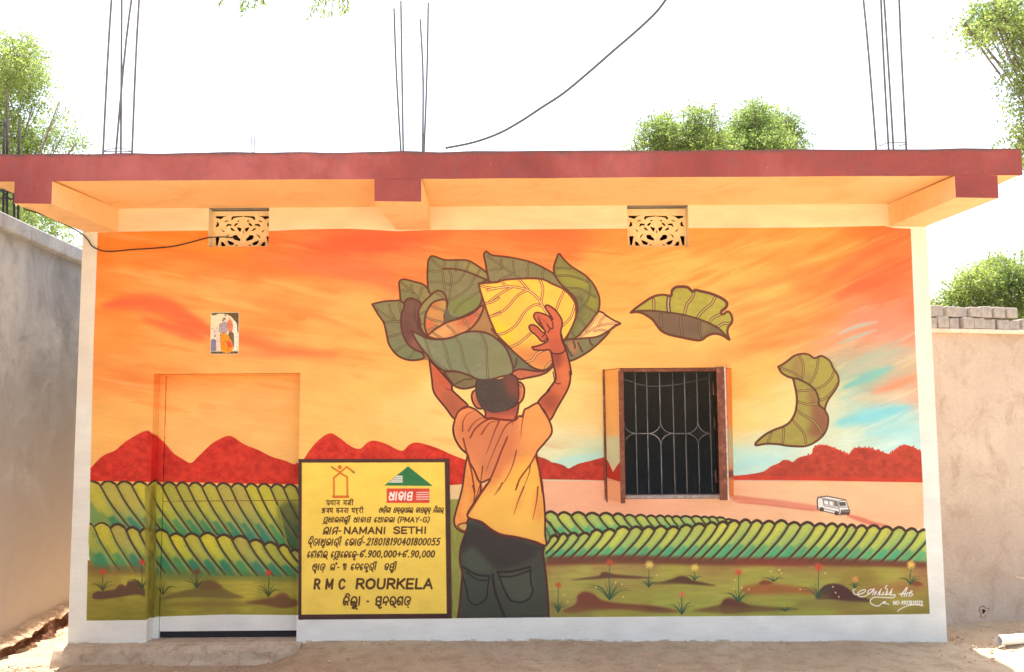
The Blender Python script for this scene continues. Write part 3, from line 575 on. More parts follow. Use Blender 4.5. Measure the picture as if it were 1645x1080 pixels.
    cv.fill(Z4((400,300),(580,400),(590,560),(480,500)), (250,186,82), soft=8, alpha=.6, clip=M)
    P1 = [Z4((-30,345),(60,325),(160,320),(260,345),(330,400),(380,480),(430,560)), Z4((60,270),(90,300),(110,318)), Z4((195,262),(230,300),(260,335)), Z4((345,265),(370,330),(355,440)), Z4((525,345),(490,420),(465,490)), Z4((600,450),(570,540),(500,610)),
          Z4((140,325),(60,370),(-20,430)), Z4((250,345),(180,390),(100,480),(0,530)), Z4((370,460),(310,450),(240,500),(180,590),(100,650),(30,665)), Z4((300,640),(240,690),(190,730),(130,755)), Z4((420,760),(330,800),(290,850),(230,860)), Z4((430,860),(400,890),(380,920)),
          Z3((820,310),(870,325),(920,330)), Z3((850,440),(900,430),(950,400)), Z3((880,535),(920,525),(960,510))]
    for v in P1: cv.vein(v, 4.4, (140,74,56), (251,206,122), M, .9)
    cv.stroke(P1[0], 1.4, (251,212,140), .9, clip=M)
    cv.stroke(yl+[yl[0]], 3.4, (108,60,50), .97)
    # bottom wraps
    lf(Z4((110,935),(160,910),(250,905),(340,920),(400,920),(440,895),(400,935),(340,960),(250,978),(190,985)), (196,106,76), [], [], seed=23)
    lf(Z4((50,690),(170,800),(300,905),(380,925),(330,930),(200,915),(110,940),(90,800)), (110,108,82), [], [Z4((180,840),(170,890),(140,925))], seed=24)
    lf(Z3((555,935),(620,930),(700,945),(760,970),(800,1000),(780,1035),(740,1050),(690,1055),(640,1040),(600,1000)), (126,108,76), [], [Z3((640,1020),(700,990),(760,985))], 2.4, seed=25)
    # front green leaf
    lf(Z3((320,640),(370,660),(430,690),(500,700),(600,690),(700,650),(800,642),(880,660),(940,700),(1000,760),(1040,850),(1050,940),(960,970),(880,990),(800,988),(740,960),(640,930),(560,925),(500,890),(440,820),(390,760),(350,700)), (130,130,102),
       [(Z3((340,660),(430,700),(480,820),(380,740)), (140,144,104), .5), (Z3((560,720),(760,700),(780,900),(600,880)), (116,126,94), .5), (Z3((880,700),(1040,840),(1000,950),(860,960)), (132,130,86), .6)],
       [Z3((410,680),(440,760),(460,830),(520,890),(590,930)), Z3((540,695),(570,780),(590,870),(615,930)), Z3((640,680),(680,760),(700,860),(745,960)), Z3((820,650),(860,740),(865,860),(870,980))], light=(150,156,118), seed=26)
def paint_person():
    O = (88,46,42); SK = (196,98,66)
    sil = Z5((55,0),(130,70),(180,130),(240,200),(245,245),(370,370),(440,400),(400,300),(402,240),(440,220),(440,160),(560,150),(720,108),(790,170),(835,230),(820,320),(780,350),(780,430),(820,440),(840,400),(945,345),(1040,240),(1090,170),(1070,60))+Z4((415,780),(350,775),(290,755),(340,740),(270,640),(275,600),(300,595),(305,520),(340,505),(420,540),(385,470),(400,452),(440,480),(510,570),(500,680),(560,860),(575,950),(560,1050))+Z5((1215,100),(1190,240),(1050,480),(1062,590),(935,770),(985,1080))+Z6((870,460),(870,490),(845,500),(890,1040),(175,1042),(200,700),(190,580),(235,365),(150,300),(205,20))+Z5((365,780),(300,720),(248,590),(260,480),(90,260),(65,120))
    keep('painted_figure', sil, 'figure painted from behind with raised arms, orange shirt and dark trousers')
    def sh(pts, col, tint=(), w=3.0, seed=3, smooth=True, line=O):
        M = cv.fill(pts, col, tex=(.05, 10, 14, seed), smooth=smooth)
        for tp, tc, a, s in tint: cv.fill(tp, tc, soft=s, alpha=a, clip=M)
        cv.stroke(pts+[pts[0]], w, line, .97, smooth=smooth); return M
    # arms
    la = Z5((50,-8),(100,40),(180,130),(235,195),(240,240),(300,300),(370,372),(310,400),(262,478),(180,380),(90,262),(70,140))
    sh(la, SK, [(Z5((60,20),(160,130),(230,240),(150,200)), (206,88,62), .6, 3), (Z5((150,260),(260,280),(330,370),(260,470)), (170,92,68), .8, 4)], seed=31)
    cv.stroke(Z5((235,195),(240,240),(190,230)), 1.6, O, .7)
    ra = Z4((413,765),(430,800),(445,880),(462,960),(455,1000),(400,1075))+Z5((1040,240),(945,345),(1000,410),(1045,488),(1110,380),(1190,240),(1215,150),(1210,90))+Z4((575,950),(560,860),(535,770),(512,700),(490,660))
    sh(ra, (204,104,68), [(Z4((420,700),(500,760),(500,880),(450,900)), (140,66,56), .85, 5), (Z5((960,330),(1060,420),(1120,330),(1060,250)), (150,70,52), .75, 6), (Z4((500,900),(570,900),(560,1040),(500,1000)), (224,120,74), .6, 4)], seed=32)
    cv.stroke(Z5((1072,90),(1088,170),(1110,188),(1132,186)), 2.0, O, .8)
    # hand: palm, four fingers and thumb
    hd = Z4((290,755),(345,742),(400,715),(400,690),(365,715),(320,670),(280,635),(270,605),(295,593),(330,610),(370,650),(385,640),(330,580),(305,540),(308,515),(335,505),(400,525),(440,555),(420,520),(390,480),(388,458),(405,452),(435,468),(470,500),(505,555),(508,600),(500,640),(505,700),(530,770),(500,800),(440,800),(415,775),(370,778),(310,775))
    sh(hd, (206,100,70), [(Z4((420,700),(520,720),(520,800),(430,800)), (176,84,62), .7, 4), (Z4((440,490),(500,560),(490,620),(430,600)), (214,112,78), .6, 4)], 2.6, 33)
    for f in (Z4((330,520),(380,570),(420,620)), Z4((300,610),(345,660),(385,700))):
        cv.stroke(f, 4.6, (188,92,72), .8, soft=.5)
    for f in (Z4((335,545),(365,600),(385,650),(365,680)), Z4((420,540),(440,580),(440,620),(425,618)), Z4((400,590),(420,625),(405,650)), Z4((385,660),(400,690),(380,718)), Z4((345,560),(350,600),(375,630))):
        cv.stroke(f, 2.0, O, .9)
    # ears, neck, hair
    sh(Z5((440,240),(415,250),(400,285),(408,335),(435,380),(470,395),(490,380),(470,330),(445,290)), (206,120,80), [(Z5((440,280),(480,360),(460,390),(430,340)), (170,84,62), .7, 3)], seed=34)
    sh(Z5((780,180),(800,175),(825,200),(836,240),(828,300),(805,338),(780,346),(770,260)), (222,130,84), [(Z5((775,250),(800,220),(800,320),(780,330)), (170,84,62), .7, 2.5)], seed=35)
    cv.stroke(Z5((785,185),(800,210),(812,215)), 1.5, O, .8)
    nk = Z5((500,395),(515,430),(520,475),(620,490),(740,490),(765,460),(780,420),(785,345),(740,380),(600,420))
    sh(nk, (198,96,68), [(Z5((520,400),(780,370),(770,430),(530,440)), (150,72,62), .8, 3)], seed=36)
    hair = Z5((440,165),(470,150),(560,150),(640,145),(690,118),(725,108),(760,125),(782,160),(788,230),(785,320),(750,372),(690,408),(610,425),(540,415),(490,395),(455,330),(438,270),(432,215))
    M = cv.fill(hair, (82,66,60), tex=(.12, 6, 8, 37))
    cv.fill(Z5((670,130),(780,140),(790,300),(700,260)), (140,72,62), soft=7, alpha=.85, clip=M)
    cv.fill(Z5((500,200),(640,180),(640,330),(500,360)), (70,63,60), soft=9, alpha=.5, clip=M)
    cv.stroke(hair[5:12], 2.0, (70,44,42), .9); cv.stroke(hair[14:]+hair[:1], 2, (74,54,52), .9)
    # trousers
    tr = Z6((245,255),(290,260),(350,290),(430,350),(510,395),(640,410),(760,440),(850,480),(845,530),(858,620),(875,760),(885,900),(889,1000),(891,1040),(889,1050),(700,1050),(300,1050),(176,1050),(175,1040),(180,1000),(190,930),(200,800),(210,690),(195,620),(190,560),(200,480),(235,365))
    M = sh(tr, (72,72,62), [(Z6((200,300),(400,340),(840,490),(820,520),(700,600),(520,660),(420,610),(300,480),(220,520)), (60,54,52), .9, 3), (Z6((280,490),(400,600),(430,680),(300,680),(230,620),(230,540)), (78,84,72), .8, 4), (Z6((520,720),(740,680),(760,860),(640,910),(540,820)), (84,84,72), .75, 4), (Z6((240,700),(400,740),(400,860),(320,920),(250,860)), (68,74,66), .7, 4), (Z6((200,900),(500,900),(560,1040),(190,1040)), (64,66,58), .6, 8), (Z6((600,940),(860,900),(880,1040),(620,1040)), (70,76,62), .6, 8), (Z6((790,540),(840,540),(870,800),(800,760)), (70,72,66), .6, 4)], 3.4, 38)
    dk = (44,40,40)
    for v, w in ((((215,640),(280,680),(340,705),(425,712)),3.4),(((240,680),(330,740),(415,745)),2.6),(((485,680),(600,675),(745,640)),3.4),(((500,715),(600,715),(740,670)),2.8),(((745,640),(750,760),(765,830),(735,890),(670,920),(590,900),(545,830),(510,740),(490,680)),2.8),(((425,712),(410,800),(395,890),(320,940),(260,900),(240,800),(215,720)),2.6),(((450,700),(460,800),(490,900),(545,1040)),4.0),(((560,850),(580,890),(600,905)),1.8)):
        cv.stroke(Z6(*v), w, dk, .85, clip=M)
    # shirt: back panel
    P5, P6 = Z5, Z6
    sl = P6((235,20),(205,20),(190,110),(160,230),(150,300),(170,335),(225,365),(240,330),(245,255),(300,140),(330,20))
    # loose flap on the left and the tail
    cv.fill(Z5((365,780),(480,1000),(520,1080),(400,1080),(340,900)), (240,150,76), smooth=False)
    flap = Z5((365,780),(345,880),(320,1060))+Z6((150,240),(148,300),(170,340),(232,368),(250,280),(300,170),(350,60))+Z5((470,1000),(420,860),(380,760))
    sh(flap, (240,146,74), [(Z6((220,40),(270,40),(250,240),(200,260)), (250,172,80), .7, 4), (Z6((150,250),(200,250),(220,330),(160,320)), (246,156,86), .6, 3)], 2.8, 39)
    cv.stroke(Z6((170,318),(200,300),(250,292)), 2.2, O, .9); cv.fill(Z6((178,325),(240,305),(235,345),(205,350)), (214,172,96)); cv.stroke(Z6((178,325),(205,350),(232,360)), 1.8, O, .9)
    cv.stroke(Z6((290,0),(305,60),(300,130)), 1.8, O, .8); cv.stroke(Z6((345,10),(330,60),(310,110)), 1.6, O, .8)
    rf = Z5((930,775),(890,850),(840,980),(780,1100))+Z6((640,60),(760,200),(858,250),(860,200),(845,90),(830,0))+Z5((960,960),(945,860))
    body = Z5((262,478),(290,420),(350,378),(420,395),(480,440),(520,475),(560,470),(620,480),(700,490),(760,488),(790,455),(820,458),(835,405),(870,385),(945,348),(985,400),(1040,490),(1062,590),(1000,680),(935,765),(955,880),(980,1000),(990,1090))+Z6((855,130),(862,250),(862,380),(868,470),(780,440),(640,405),(520,385),(440,345),(360,285),(250,242),(300,140),(360,50),(430,-50))+Z5((470,1000),(420,900),(385,840),(365,770),(310,720),(262,640),(246,560))
    M = sh(body, (238,148,84), [
        (Z5((270,480),(420,400),(620,490),(700,500),(640,700),(520,900),(420,820),(280,640)), (214,122,80), .95, 9),
        (Z5((620,500),(780,500),(760,760),(560,1000),(480,960),(560,700)), (200,116,80), .6, 8),
        (Z5((850,420),(960,370),(1050,580),(930,740),(830,640)), (246,160,86), .8, 7),
        (Z5((560,1040),(900,780),(980,1090),(600,1100)), (253,184,72), .9, 10),
        (Z6((250,235),(420,0),(840,20),(862,460),(520,385)), (253,192,84), .95, 10),
        (Z6((780,60),(840,60),(855,240),(780,260)), (240,150,74), .8, 5),
        (Z6((640,60),(720,40),(660,180),(620,200)), (240,150,74), .5, 5),
        (Z5((700,620),(780,640),(640,960),(520,1080),(600,860)), (226,120,74), .55, 7)], 3.0, 40, line=(100,46,40))
    cv.stroke(Z5((246,560),(262,640),(310,720),(365,770)), 3.0, O, .95)
    c = (128,50,38)
    for v, w in ((((262,470),(300,410),(375,378)),2.6),(((325,580),(330,500),(365,440),(425,412)),2.2),(((372,578),(410,520),(460,480),(520,470)),2.2),(((388,632),(430,560),(500,500),(560,478),(625,490)),2.6),(((480,605),(530,530),(570,502),(620,508)),2.4),(((520,470),(610,480),(700,488),(755,490)),3.2),(((630,490),(590,580),(550,690),(518,770)),2.4),(((740,495),(680,540),(620,660),(560,800),(516,912)),2.4),(((695,628),(640,760),(590,890),(540,1000),(480,1090)),2.8),(((770,740),(735,870),(680,980),(600,1078)),2.2),(((330,640),(360,760),(400,920),(425,1080)),2.6),(((490,870),(480,960),(455,1080)),2.4),(((795,455),(825,455),(812,540),(806,625)),2.4),(((765,470),(745,500),(738,530)),2.0),(((930,775),(880,860),(800,970),(765,1062)),2.6),(((885,860),(870,940),(815,1075)),2.0),(((835,405),(820,460)),2.2),(((935,765),(955,880),(985,1085)),3.0)):
        cv.stroke(P5(*v), w, c, .9, taper=1 if w < 2.5 else False)
    for v, w in ((((525,-20),(500,30),(460,78)),2.4),(((650,-10),(625,38)),2.2),(((695,10),(650,120),(615,230)),2.6),(((805,10),(795,120),(765,268)),2.6),(((400,-10),(330,110),(250,240)),3.0)):
        cv.stroke(P6(*v), w, c, .9, taper=1)
def paint_van():
    o = ZV((738,600),(745,575),(815,566),(960,595),(970,625),(992,685),(985,705),(915,712),(865,700),(780,680),(742,668))
    M = cv.fill(o, (238,234,230), smooth=False); keep('painted_van', o, 'small white van painted on the peach plain', smooth=False)
    for w_ in (((785,597),(822,600),(826,635),(792,628)), ((828,601),(858,606),(862,642),(832,637))):
        cv.fill(ZV(*w_), (250,250,250), smooth=False); cv.stroke(ZV(*w_, w_[0]), .8, (110,90,80), .8, smooth=False)
    cv.fill(ZV((866,606),(895,613),(900,648),(868,643)), (128,120,112), smooth=False); cv.fill(ZV((905,612),(955,610),(962,640),(912,642)), (92,88,84), smooth=False)
    for v in (((745,575),(900,605),(960,595)), ((900,605),(905,650),(915,712)), ((780,590),(790,640),(900,660)), ((905,650),(980,650)), ((745,655),(800,665),(905,690)), ((780,590),(890,610))):
        cv.stroke(ZV(*v), 1.0, (96,78,70), .85, smooth=False)
    cv.fill(ZV((920,672),(985,668),(990,686),(920,692)), (120,112,106), smooth=False); cv.fill(ZV((918,692),(990,688),(988,702),(918,706)), (84,60,54), smooth=False)
    cv.stroke(o+[o[0]], 1.5, (92,70,62), .9, smooth=False)
    for z in ZV((772,668),(888,698)):
        cv.stroke([z, (z[0]+.1, z[1])], 6.8, (70,48,44), .95, smooth=False); cv.stroke([z, (z[0]+.1, z[1])], 2.8, (130,90,80), .9, smooth=False)
    cv.stroke(ZV((985,700),(978,708)), 3, (140,60,50), .9)
# ---- letters as brush strokes: 10 units high, y down, 10 = baseline
L = {'N':(9,[[(1,10),(1,0)],[(1,0),(8,10)],[(8,10),(8,0)]]),'A':(9,[[(.5,10),(4.5,0)],[(4.5,0),(8.5,10)],[(2.2,6.5),(6.8,6.5)]]),'M':(10.5,[[(1,10),(1,0)],[(1,0),(5.2,8)],[(5.2,8),(9.5,0)],[(9.5,0),(9.5,10)]]),'I':(3,[[(1.5,0),(1.5,10)]]),
'S':(8,[[(7.5,1.8),(6,.3),(3.5,0),(1.3,1.2),(1.3,3.4),(4,4.8),(7,6.2),(7.6,8.4),(5.6,10),(3,10),(.8,8.4)]]),'E':(7.5,[[(1,0),(1,10)],[(1,0),(7,0)],[(1,5),(6.2,5)],[(1,10),(7,10)]]),'T':(8,[[(0,0),(8,0)],[(4,0),(4,10)]]),'H':(8.5,[[(1,0),(1,10)],[(7.5,0),(7.5,10)],[(1,5),(7.5,5)]]),
'P':(7.5,[[(1,10),(1,0)],[(1,0),(5,0),(7.2,1.6),(7,4),(5,5.4),(1,5.4)]]),'Y':(8,[[(.5,0),(4,5)],[(7.5,0),(4,5)],[(4,5),(4,10)]]),'G':(8.5,[[(8,2),(6,.2),(3.5,.2),(1,2.5),(1,7),(3,9.8),(6,9.8),(8,8),(8,6)],[(8,5.6),(5,5.6)]]),'R':(8.2,[[(1,10),(1,0)],[(1,0),(5,0),(7.2,1.4),(7,3.8),(5,5),(1,5)],[(4,5),(8,10)]]),
'C':(8.5,[[(8,2),(6,.2),(3.5,.2),(1,2.5),(1,7),(3,9.8),(6,9.8),(8,8)]]),'O':(9.5,[[(4.8,0),(1.5,1.8),(.8,5),(1.6,8.3),(4.8,10),(8,8.3),(8.8,5),(8,1.8),(4.8,0)]]),'U':(8.5,[[(1,0),(1,7),(2.3,9.6),(4.3,10),(6.3,9.6),(7.6,7),(7.6,0)]]),'K':(8,[[(1,0),(1,10)],[(7.5,0),(1,6)],[(3,4.3),(8,10)]]),'L':(7,[[(1,0),(1,10)],[(1,10),(6.8,10)]]),
'-':(5,[[(1,5.6),(3.6,5.6)]]),'(':(4.5,[[(4,-1.5),(1.8,2),(1.5,7),(3.5,12)]]),')':(4.5,[[(1,-1.5),(3.2,2),(3.2,7),(.8,12)]]),'+':(8,[[(4,2),(4,8.6)],[(.7,5.3),(7.3,5.3)]]),'.':(3,[[(1.2,9.7),(1.5,9.9)]]),',':(3,[[(1.6,9.3),(1.2,11.5)]]),' ':(6,[]),
'0':(6.6,[[(3.3,0),(1.1,1.8),(.7,5),(1.1,8.3),(3.3,10),(5.4,8.3),(5.9,5),(5.4,1.8),(3.3,0)]]),'1':(3.6,[[(1,1.8),(2.4,0)],[(2.4,0),(2,10)]]),'2':(6.6,[[(1,2.2),(2.4,.2),(4.8,.3),(5.6,2.6),(4.4,5.4),(.8,10)],[(.8,10),(6,10)]]),'8':(6.6,[[(3.3,4.6),(1.4,3.2),(1.6,1),(3.4,0),(5.2,1),(5.2,3.2),(3.3,4.6),(1.1,6.4),(1,8.8),(3.2,10),(5.4,8.8),(5.4,6.4),(3.3,4.6)]]),
'9':(6.6,[[(5.6,3.4),(4.2,5.2),(2,5.2),(1,3),(2,.5),(4.2,0),(5.7,1.6),(5.6,4.5),(4.4,8),(1.6,10)]]),'4':(6.8,[[(4.2,0),(.8,6.6)],[(.8,6.6),(6.4,6.4)],[(4.9,3),(4.5,10)]]),'5':(6.6,[[(5.8,0),(2,0)],[(2,0),(1.5,4.4)],[(1.5,4.4),(4,3.8),(5.6,5.6),(5.2,8.6),(3,10),(.7,9.4)]]),'3':(6.4,[[(1,1),(3,0),(5.2,1.2),(4.8,3.8),(2.8,4.7),(5.2,5.6),(5.6,8.2),(3.4,10),(.8,9.2)]]),'7':(6,[[(.8,0),(5.6,0)],[(5.6,0),(2.4,10)]]),'6':(6.6,[[(5.4,.6),(3,1),(1,4.5),(1.2,8.4),(3.4,10),(5.6,8.4),(5,5.6),(2.8,5),(1.2,6.8)]]),
# Odia
'o':(10.5,[[(7.8,4),(5.8,5.4),(4,3.8),(5,.8),(8,.4),(9.6,3.4),(9,7.4),(6,9.8),(2.6,9.4),(.9,6.4),(1.6,3),(3.4,1)]]),
'd':(10,[[(9.6,4.2),(9.2,1.4),(6,0),(2.6,1),(.9,4.6),(1.6,8.4),(4.6,10),(7.6,8.6),(8,5.8),(6.2,4.6),(4.9,6.6)]]),
'.d':(0,[[(-5,12.6),(-4.7,12.8)]]),'i':(0,[[(-8,-1),(-6.6,-3.2),(-3.8,-3.6),(-1.6,-1)]]),
'x':(9.5,[[(3,6),(1.2,7.6),(2.6,9.8),(4.4,8.2),(3,6),(1.3,3.6),(3,.8),(6,.2),(8,1.4)],[(8.6,0),(8.2,10)],[(4.4,7.6),(6.2,6.4),(8.2,6.4)]]),
'a':(3,[[(1.3,0),(1,10)]]),'s':(9.6,[[(8.2,1.4),(5,0),(2.2,1.4),(1.2,4.2),(2.4,6.2),(1.4,8),(2,10),(8.2,10)],[(2.4,6.2),(5,5),(7,6),(8.3,5)],[(8.8,0),(8.3,10)]]),
'h':(9.6,[[(9,4.6),(8.4,1.6),(5.4,0),(2,1.4),(1,5),(2.6,7.6),(4.8,6.6),(4.4,4.4)],[(4.8,6.6),(7.4,6.4),(6,10),(7.4,12.4),(9,12.8)]]),
'r':(10,[[(6.4,10),(9,7.6),(9.4,3.4),(6.4,.2),(2.8,1),(1,4.8),(1.8,8.6),(4.2,10),(6,8.4),(5.4,5.8),(3.4,5.6)],[(6.2,9.6),(7.8,12),(9.6,12.8)]]),
'l':(11,[[(1.6,10),(1,6),(2.4,1.8),(5.6,0),(9,1.6),(10,5.6),(9,9.4),(10.4,11.4)],[(1.6,10),(2.8,6.2),(4.4,7),(4.4,10)],[(4.4,7),(6.4,5.8),(7.4,7.6),(7,10)]]),
'_l':(0,[[(-9,14),(-8,11.6),(-6.6,12),(-6.4,14.4)],[(-6.4,12.4),(-4.6,11.6),(-3.6,14),(-1.6,15)]]),
'b':(9.4,[[(1.2,4),(2.6,1.2),(5.4,0),(8.2,1.2),(8.6,4.4),(7.2,7.4),(6,10)],[(6,10),(6.2,6.4),(4.2,5.2),(2.2,6.4),(2.6,8.8),(5,9.2)],[(1.2,4),(4.2,5.2)]]),
'g':(9.6,[[(8,1.6),(5.6,.2),(2.8,1.2),(1.2,4.2),(1,7.6),(2.8,9.8),(5,8.8),(5,6.2),(3,5.2),(1.2,6.4)],[(8.6,0),(8.2,10)]]),
'_r':(0,[[(-6.6,11),(-4.6,11.2),(-5,13),(-3.4,14),(-1.4,13)]]),'m':(9.8,[[(1.2,10),(3,8),(1.6,6.6),(1.4,3.4),(3.6,.8),(6.6,.2),(8.4,1.4)],[(3,8),(5,5.8),(7.2,6.2),(8.4,7)],[(9,0),(8.4,10)]]),
'n':(9.8,[[(1.2,10),(3.2,8.4),(1.4,6.4),(1.6,3),(4.2,.4),(7.2,.6),(9,3.2),(8.8,7),(8.4,10)],[(3.2,8.4),(4.6,5.8),(6.2,6.4),(6,9.6)]]),
'p':(9.4,[[(1.6,3.6),(2.4,1),(5,0),(7.6,.8)],[(1.6,3.6),(3.2,5.2),(1.4,6.6),(1.8,9.4),(4.6,10),(8,9)],[(8.6,0),(8.2,10)]]),'_R':(0,[[(-10.6,14),(-8.4,11.8),(-5.6,12.4),(-3.4,13.6),(-1,12.4)]]),
'D':(9.6,[[(1,.4),(2.4,2.6),(1,5.6),(1.6,9),(4.6,10),(8,9)],[(2.4,2.6),(4.6,1.4),(5.2,4),(3.4,6)],[(8.8,0),(8.4,10)]]),
'I':(3,[[(1.5,0),(1.5,10)]]),'ii':(3.4,[[(-3.4,.2),(-1.6,-2.4),(1.8,-3.2)],[(1.8,-3.2),(1.2,10)]]),'_t':(0,[[(-6.4,10),(-4.4,11),(-6,13),(-4,14.6),(-1.8,13)]]),
'A_':(10,[[(1.2,2.4),(2.4,.6),(4,1.4),(3.8,3.6),(1.6,5.2),(.9,8),(2.6,10),(5.6,9.8),(8,8.6)],[(4,3.2),(6,3.6),(6.6,6)],[(8.8,0),(8.2,10)]]),
'y':(9.6,[[(1.4,2),(3,.2),(4.6,1.6),(3.4,4.4),(1.2,6.8),(1.8,9.6),(5,10),(8,9)],[(8.8,0),(8.2,10)],[(4.4,2.6),(6.4,2)]]),'e':(6.6,[[(5.6,1.4),(3.6,.8),(1.6,3),(.8,6.6),(2,9.6),(4.2,9.6),(5,7.4),(3.4,6),(1.6,7)]]),
'j':(10,[[(1,5.6),(2,2),(5,0),(8.4,1.2),(9.4,4.8)],[(1,5.6),(1.4,9),(3.2,9.8),(4.4,8),(3.6,5.8),(1.4,5.6)],[(4.4,7),(6,5.4),(7.6,6.8),(7.2,10)]]),
't':(9.4,[[(8.6,7),(9,3.4),(6.8,.4),(3.2,.6),(1,4),(1.4,8.2),(4,10),(6.4,8.6),(6.2,6),(4.2,5.4)]]),
'k':(10.6,[[(1.2,4.6),(2.6,1.4),(5.8,0),(9,1.6),(10,5.4),(8.6,8.4)],[(1.2,4.6),(3.8,4.8),(5.8,6.4),(5.2,10)],[(1.2,4.6),(1.6,8.4),(3.6,9.4),(5.2,7.6)],[(5.8,6.4),(7.8,6),(8.4,9)]]),
'^r':(0,[[(-3.6,-1),(-1.8,-2.4),(-.8,-4.6)]]),'q':(9,[[(7.8,1.8),(5,.4),(2.2,2.6),(1,6.6),(2.8,9.8),(5.6,9),(6.2,6.2),(4.2,5),(2.8,6.6)],[(7,1.2),(8.8,-1.4)]]),'hl':(0,[[(-3.4,9.6),(-1.8,11.8),(0,12.6)]]),
'_b':(0,[[(-7,11),(-5,10.6),(-4.4,12.6),(-6,13.4),(-6.4,12)],[(-4.4,12),(-4.6,15.4)]]),'^o':(1.5,[[(-.6,-1.6),(.8,-2),(1,-.4),(-.4,0),(-.6,-1.6)]]),'3o':(8.6,[[(1,3),(1.6,.4),(3.4,.8),(3.6,4),(2.6,6)],[(3.6,2),(5.4,.3),(7,1.6),(6.8,6),(6.4,10)],[(3.6,4),(3.6,10)]]),
'w':(9.4,[[(1,7.6),(3.4,6.8),(5.8,6.4),(5.4,10)],[(3,7),(1.2,4.6),(2.6,1.2),(5.6,0),(8.4,1.6),(8.8,5),(5.8,6.6)]]),'_u':(0,[[(-4.6,10),(-3,11.6),(-4.6,13.6),(-6.2,12.4)]]),'_s':(0,[[(-7.6,11.6),(-5.6,11),(-4.6,13),(-6.6,14),(-4,14.4),(-1.8,11.6)]]),'C_':(12,[[(1,2),(3,.4),(4.4,2.4),(2.6,5),(1,8),(3,10),(6,8),(8,4),(11,5),(10.6,8.6),(8.4,9.6)],[(5,10),(7,7),(9.4,6)],[(8,1),(10.6,-.6),(11.4,1.4)]]),
# Devanagari
'H1':(8,[[(0,0),(8.4,0)],[(6.6,0),(6.6,10)],[(1.6,0),(1.6,4),(3.4,6.4),(6.4,5.6)],[(6.4,7),(3.6,9.4)]]),'H2':(8,[[(2.6,0),(8.4,0)],[(6.6,0),(6.6,10)],[(2.4,.6),(1,2),(3,3.4),(1.2,5),(2,7.4),(6.4,7)]]),'Ha':(3.6,[[(0,0),(4,0)],[(2,0),(2,10)]]),'H3':(8,[[(0,0),(8.4,0)],[(6.6,0),(6.6,10)],[(6.4,5),(3,5),(1.6,6.6),(2.8,7.4)]]),
'H4':(8,[[(0,0),(8.4,0)],[(6.6,0),(6.6,10)],[(1.8,0),(1.8,6),(.8,7.4),(2.4,7.6),(2,6),(6.4,5.6)]]),'H5':(9,[[(0,0),(9,0)],[(7.4,0),(7.4,10)],[(1,6.4),(3,5.6),(4.4,3.6),(7,3.4)],[(4.4,5),(2,9)],[(3.6,7),(7.2,9)]]),'Hi':(3.6,[[(0,0),(4,0)],[(2,0),(2,10)],[(2,0),(1,-3.4),(-2.6,-3.4),(-4,0)]]),
'H6':(11,[[(5,0),(11,0)],[(1,2),(3,.6),(4.6,2.4),(2.8,4.6),(5,6.4),(4,9.6),(.8,9)],[(3.4,4.6),(8,4.8)],[(8,0),(8,10)]]),'H7':(8,[[(0,0),(8.4,0)],[(6.6,0),(6.6,10)],[(6.4,3.6),(3,3.4),(1.4,5.6),(3,7.6),(6.4,6.4)]]),'H8':(8.4,[[(0,0),(8.8,0)],[(7,0),(7,10)],[(1.6,0),(3,3.4),(1.4,5),(4,9.4)],[(2.6,5),(6.8,5.4)]]),
'H9':(8.4,[[(0,0),(8.6,0)],[(6.8,0),(6.8,10)],[(1,2),(2.8,2.4),(1.6,5),(3.4,7.4),(6.6,6.6)]]),'Hj':(9,[[(0,0),(9.2,0)],[(7.4,0),(7.4,10)],[(7.2,4.4),(4.6,4),(4,6.6),(2,8),(.6,6)]]),'Hh':(8,[[(0,0),(8.2,0)],[(4.2,0),(4.2,2.6),(1.6,3),(3,4.6),(6.6,4),(3,6.8),(3.6,9),(5.8,9.4),(4.8,11.4),(6.4,12.6)]]),'Hr':(7,[[(0,0),(7.2,0)],[(3.4,0),(5,2.4),(3,4.6),(1.6,5),(5.6,10)]])}
def write(tokens, x0, x1, ytop, h, w, col, slant=.16, tilt=0.0):
    adv = sum(L[t][0]+(0 if L[t][0] == 0 else 1.6) for t in tokens)
    k = (x1-x0)/adv; u = h/10; x = 0
    for t in tokens:
        a, ss = L[t]
        for st in ss:
            cv.stroke([(x0+(x+p[0])*k+(10-p[1])*u*slant*.9, ytop+p[1]*u+(x0+(x+p[0])*k-x0)*tilt) for p in st], w*rng.uniform(1.15, 1.35), col, .95)
        x += a+(0 if a == 0 else 1.6)
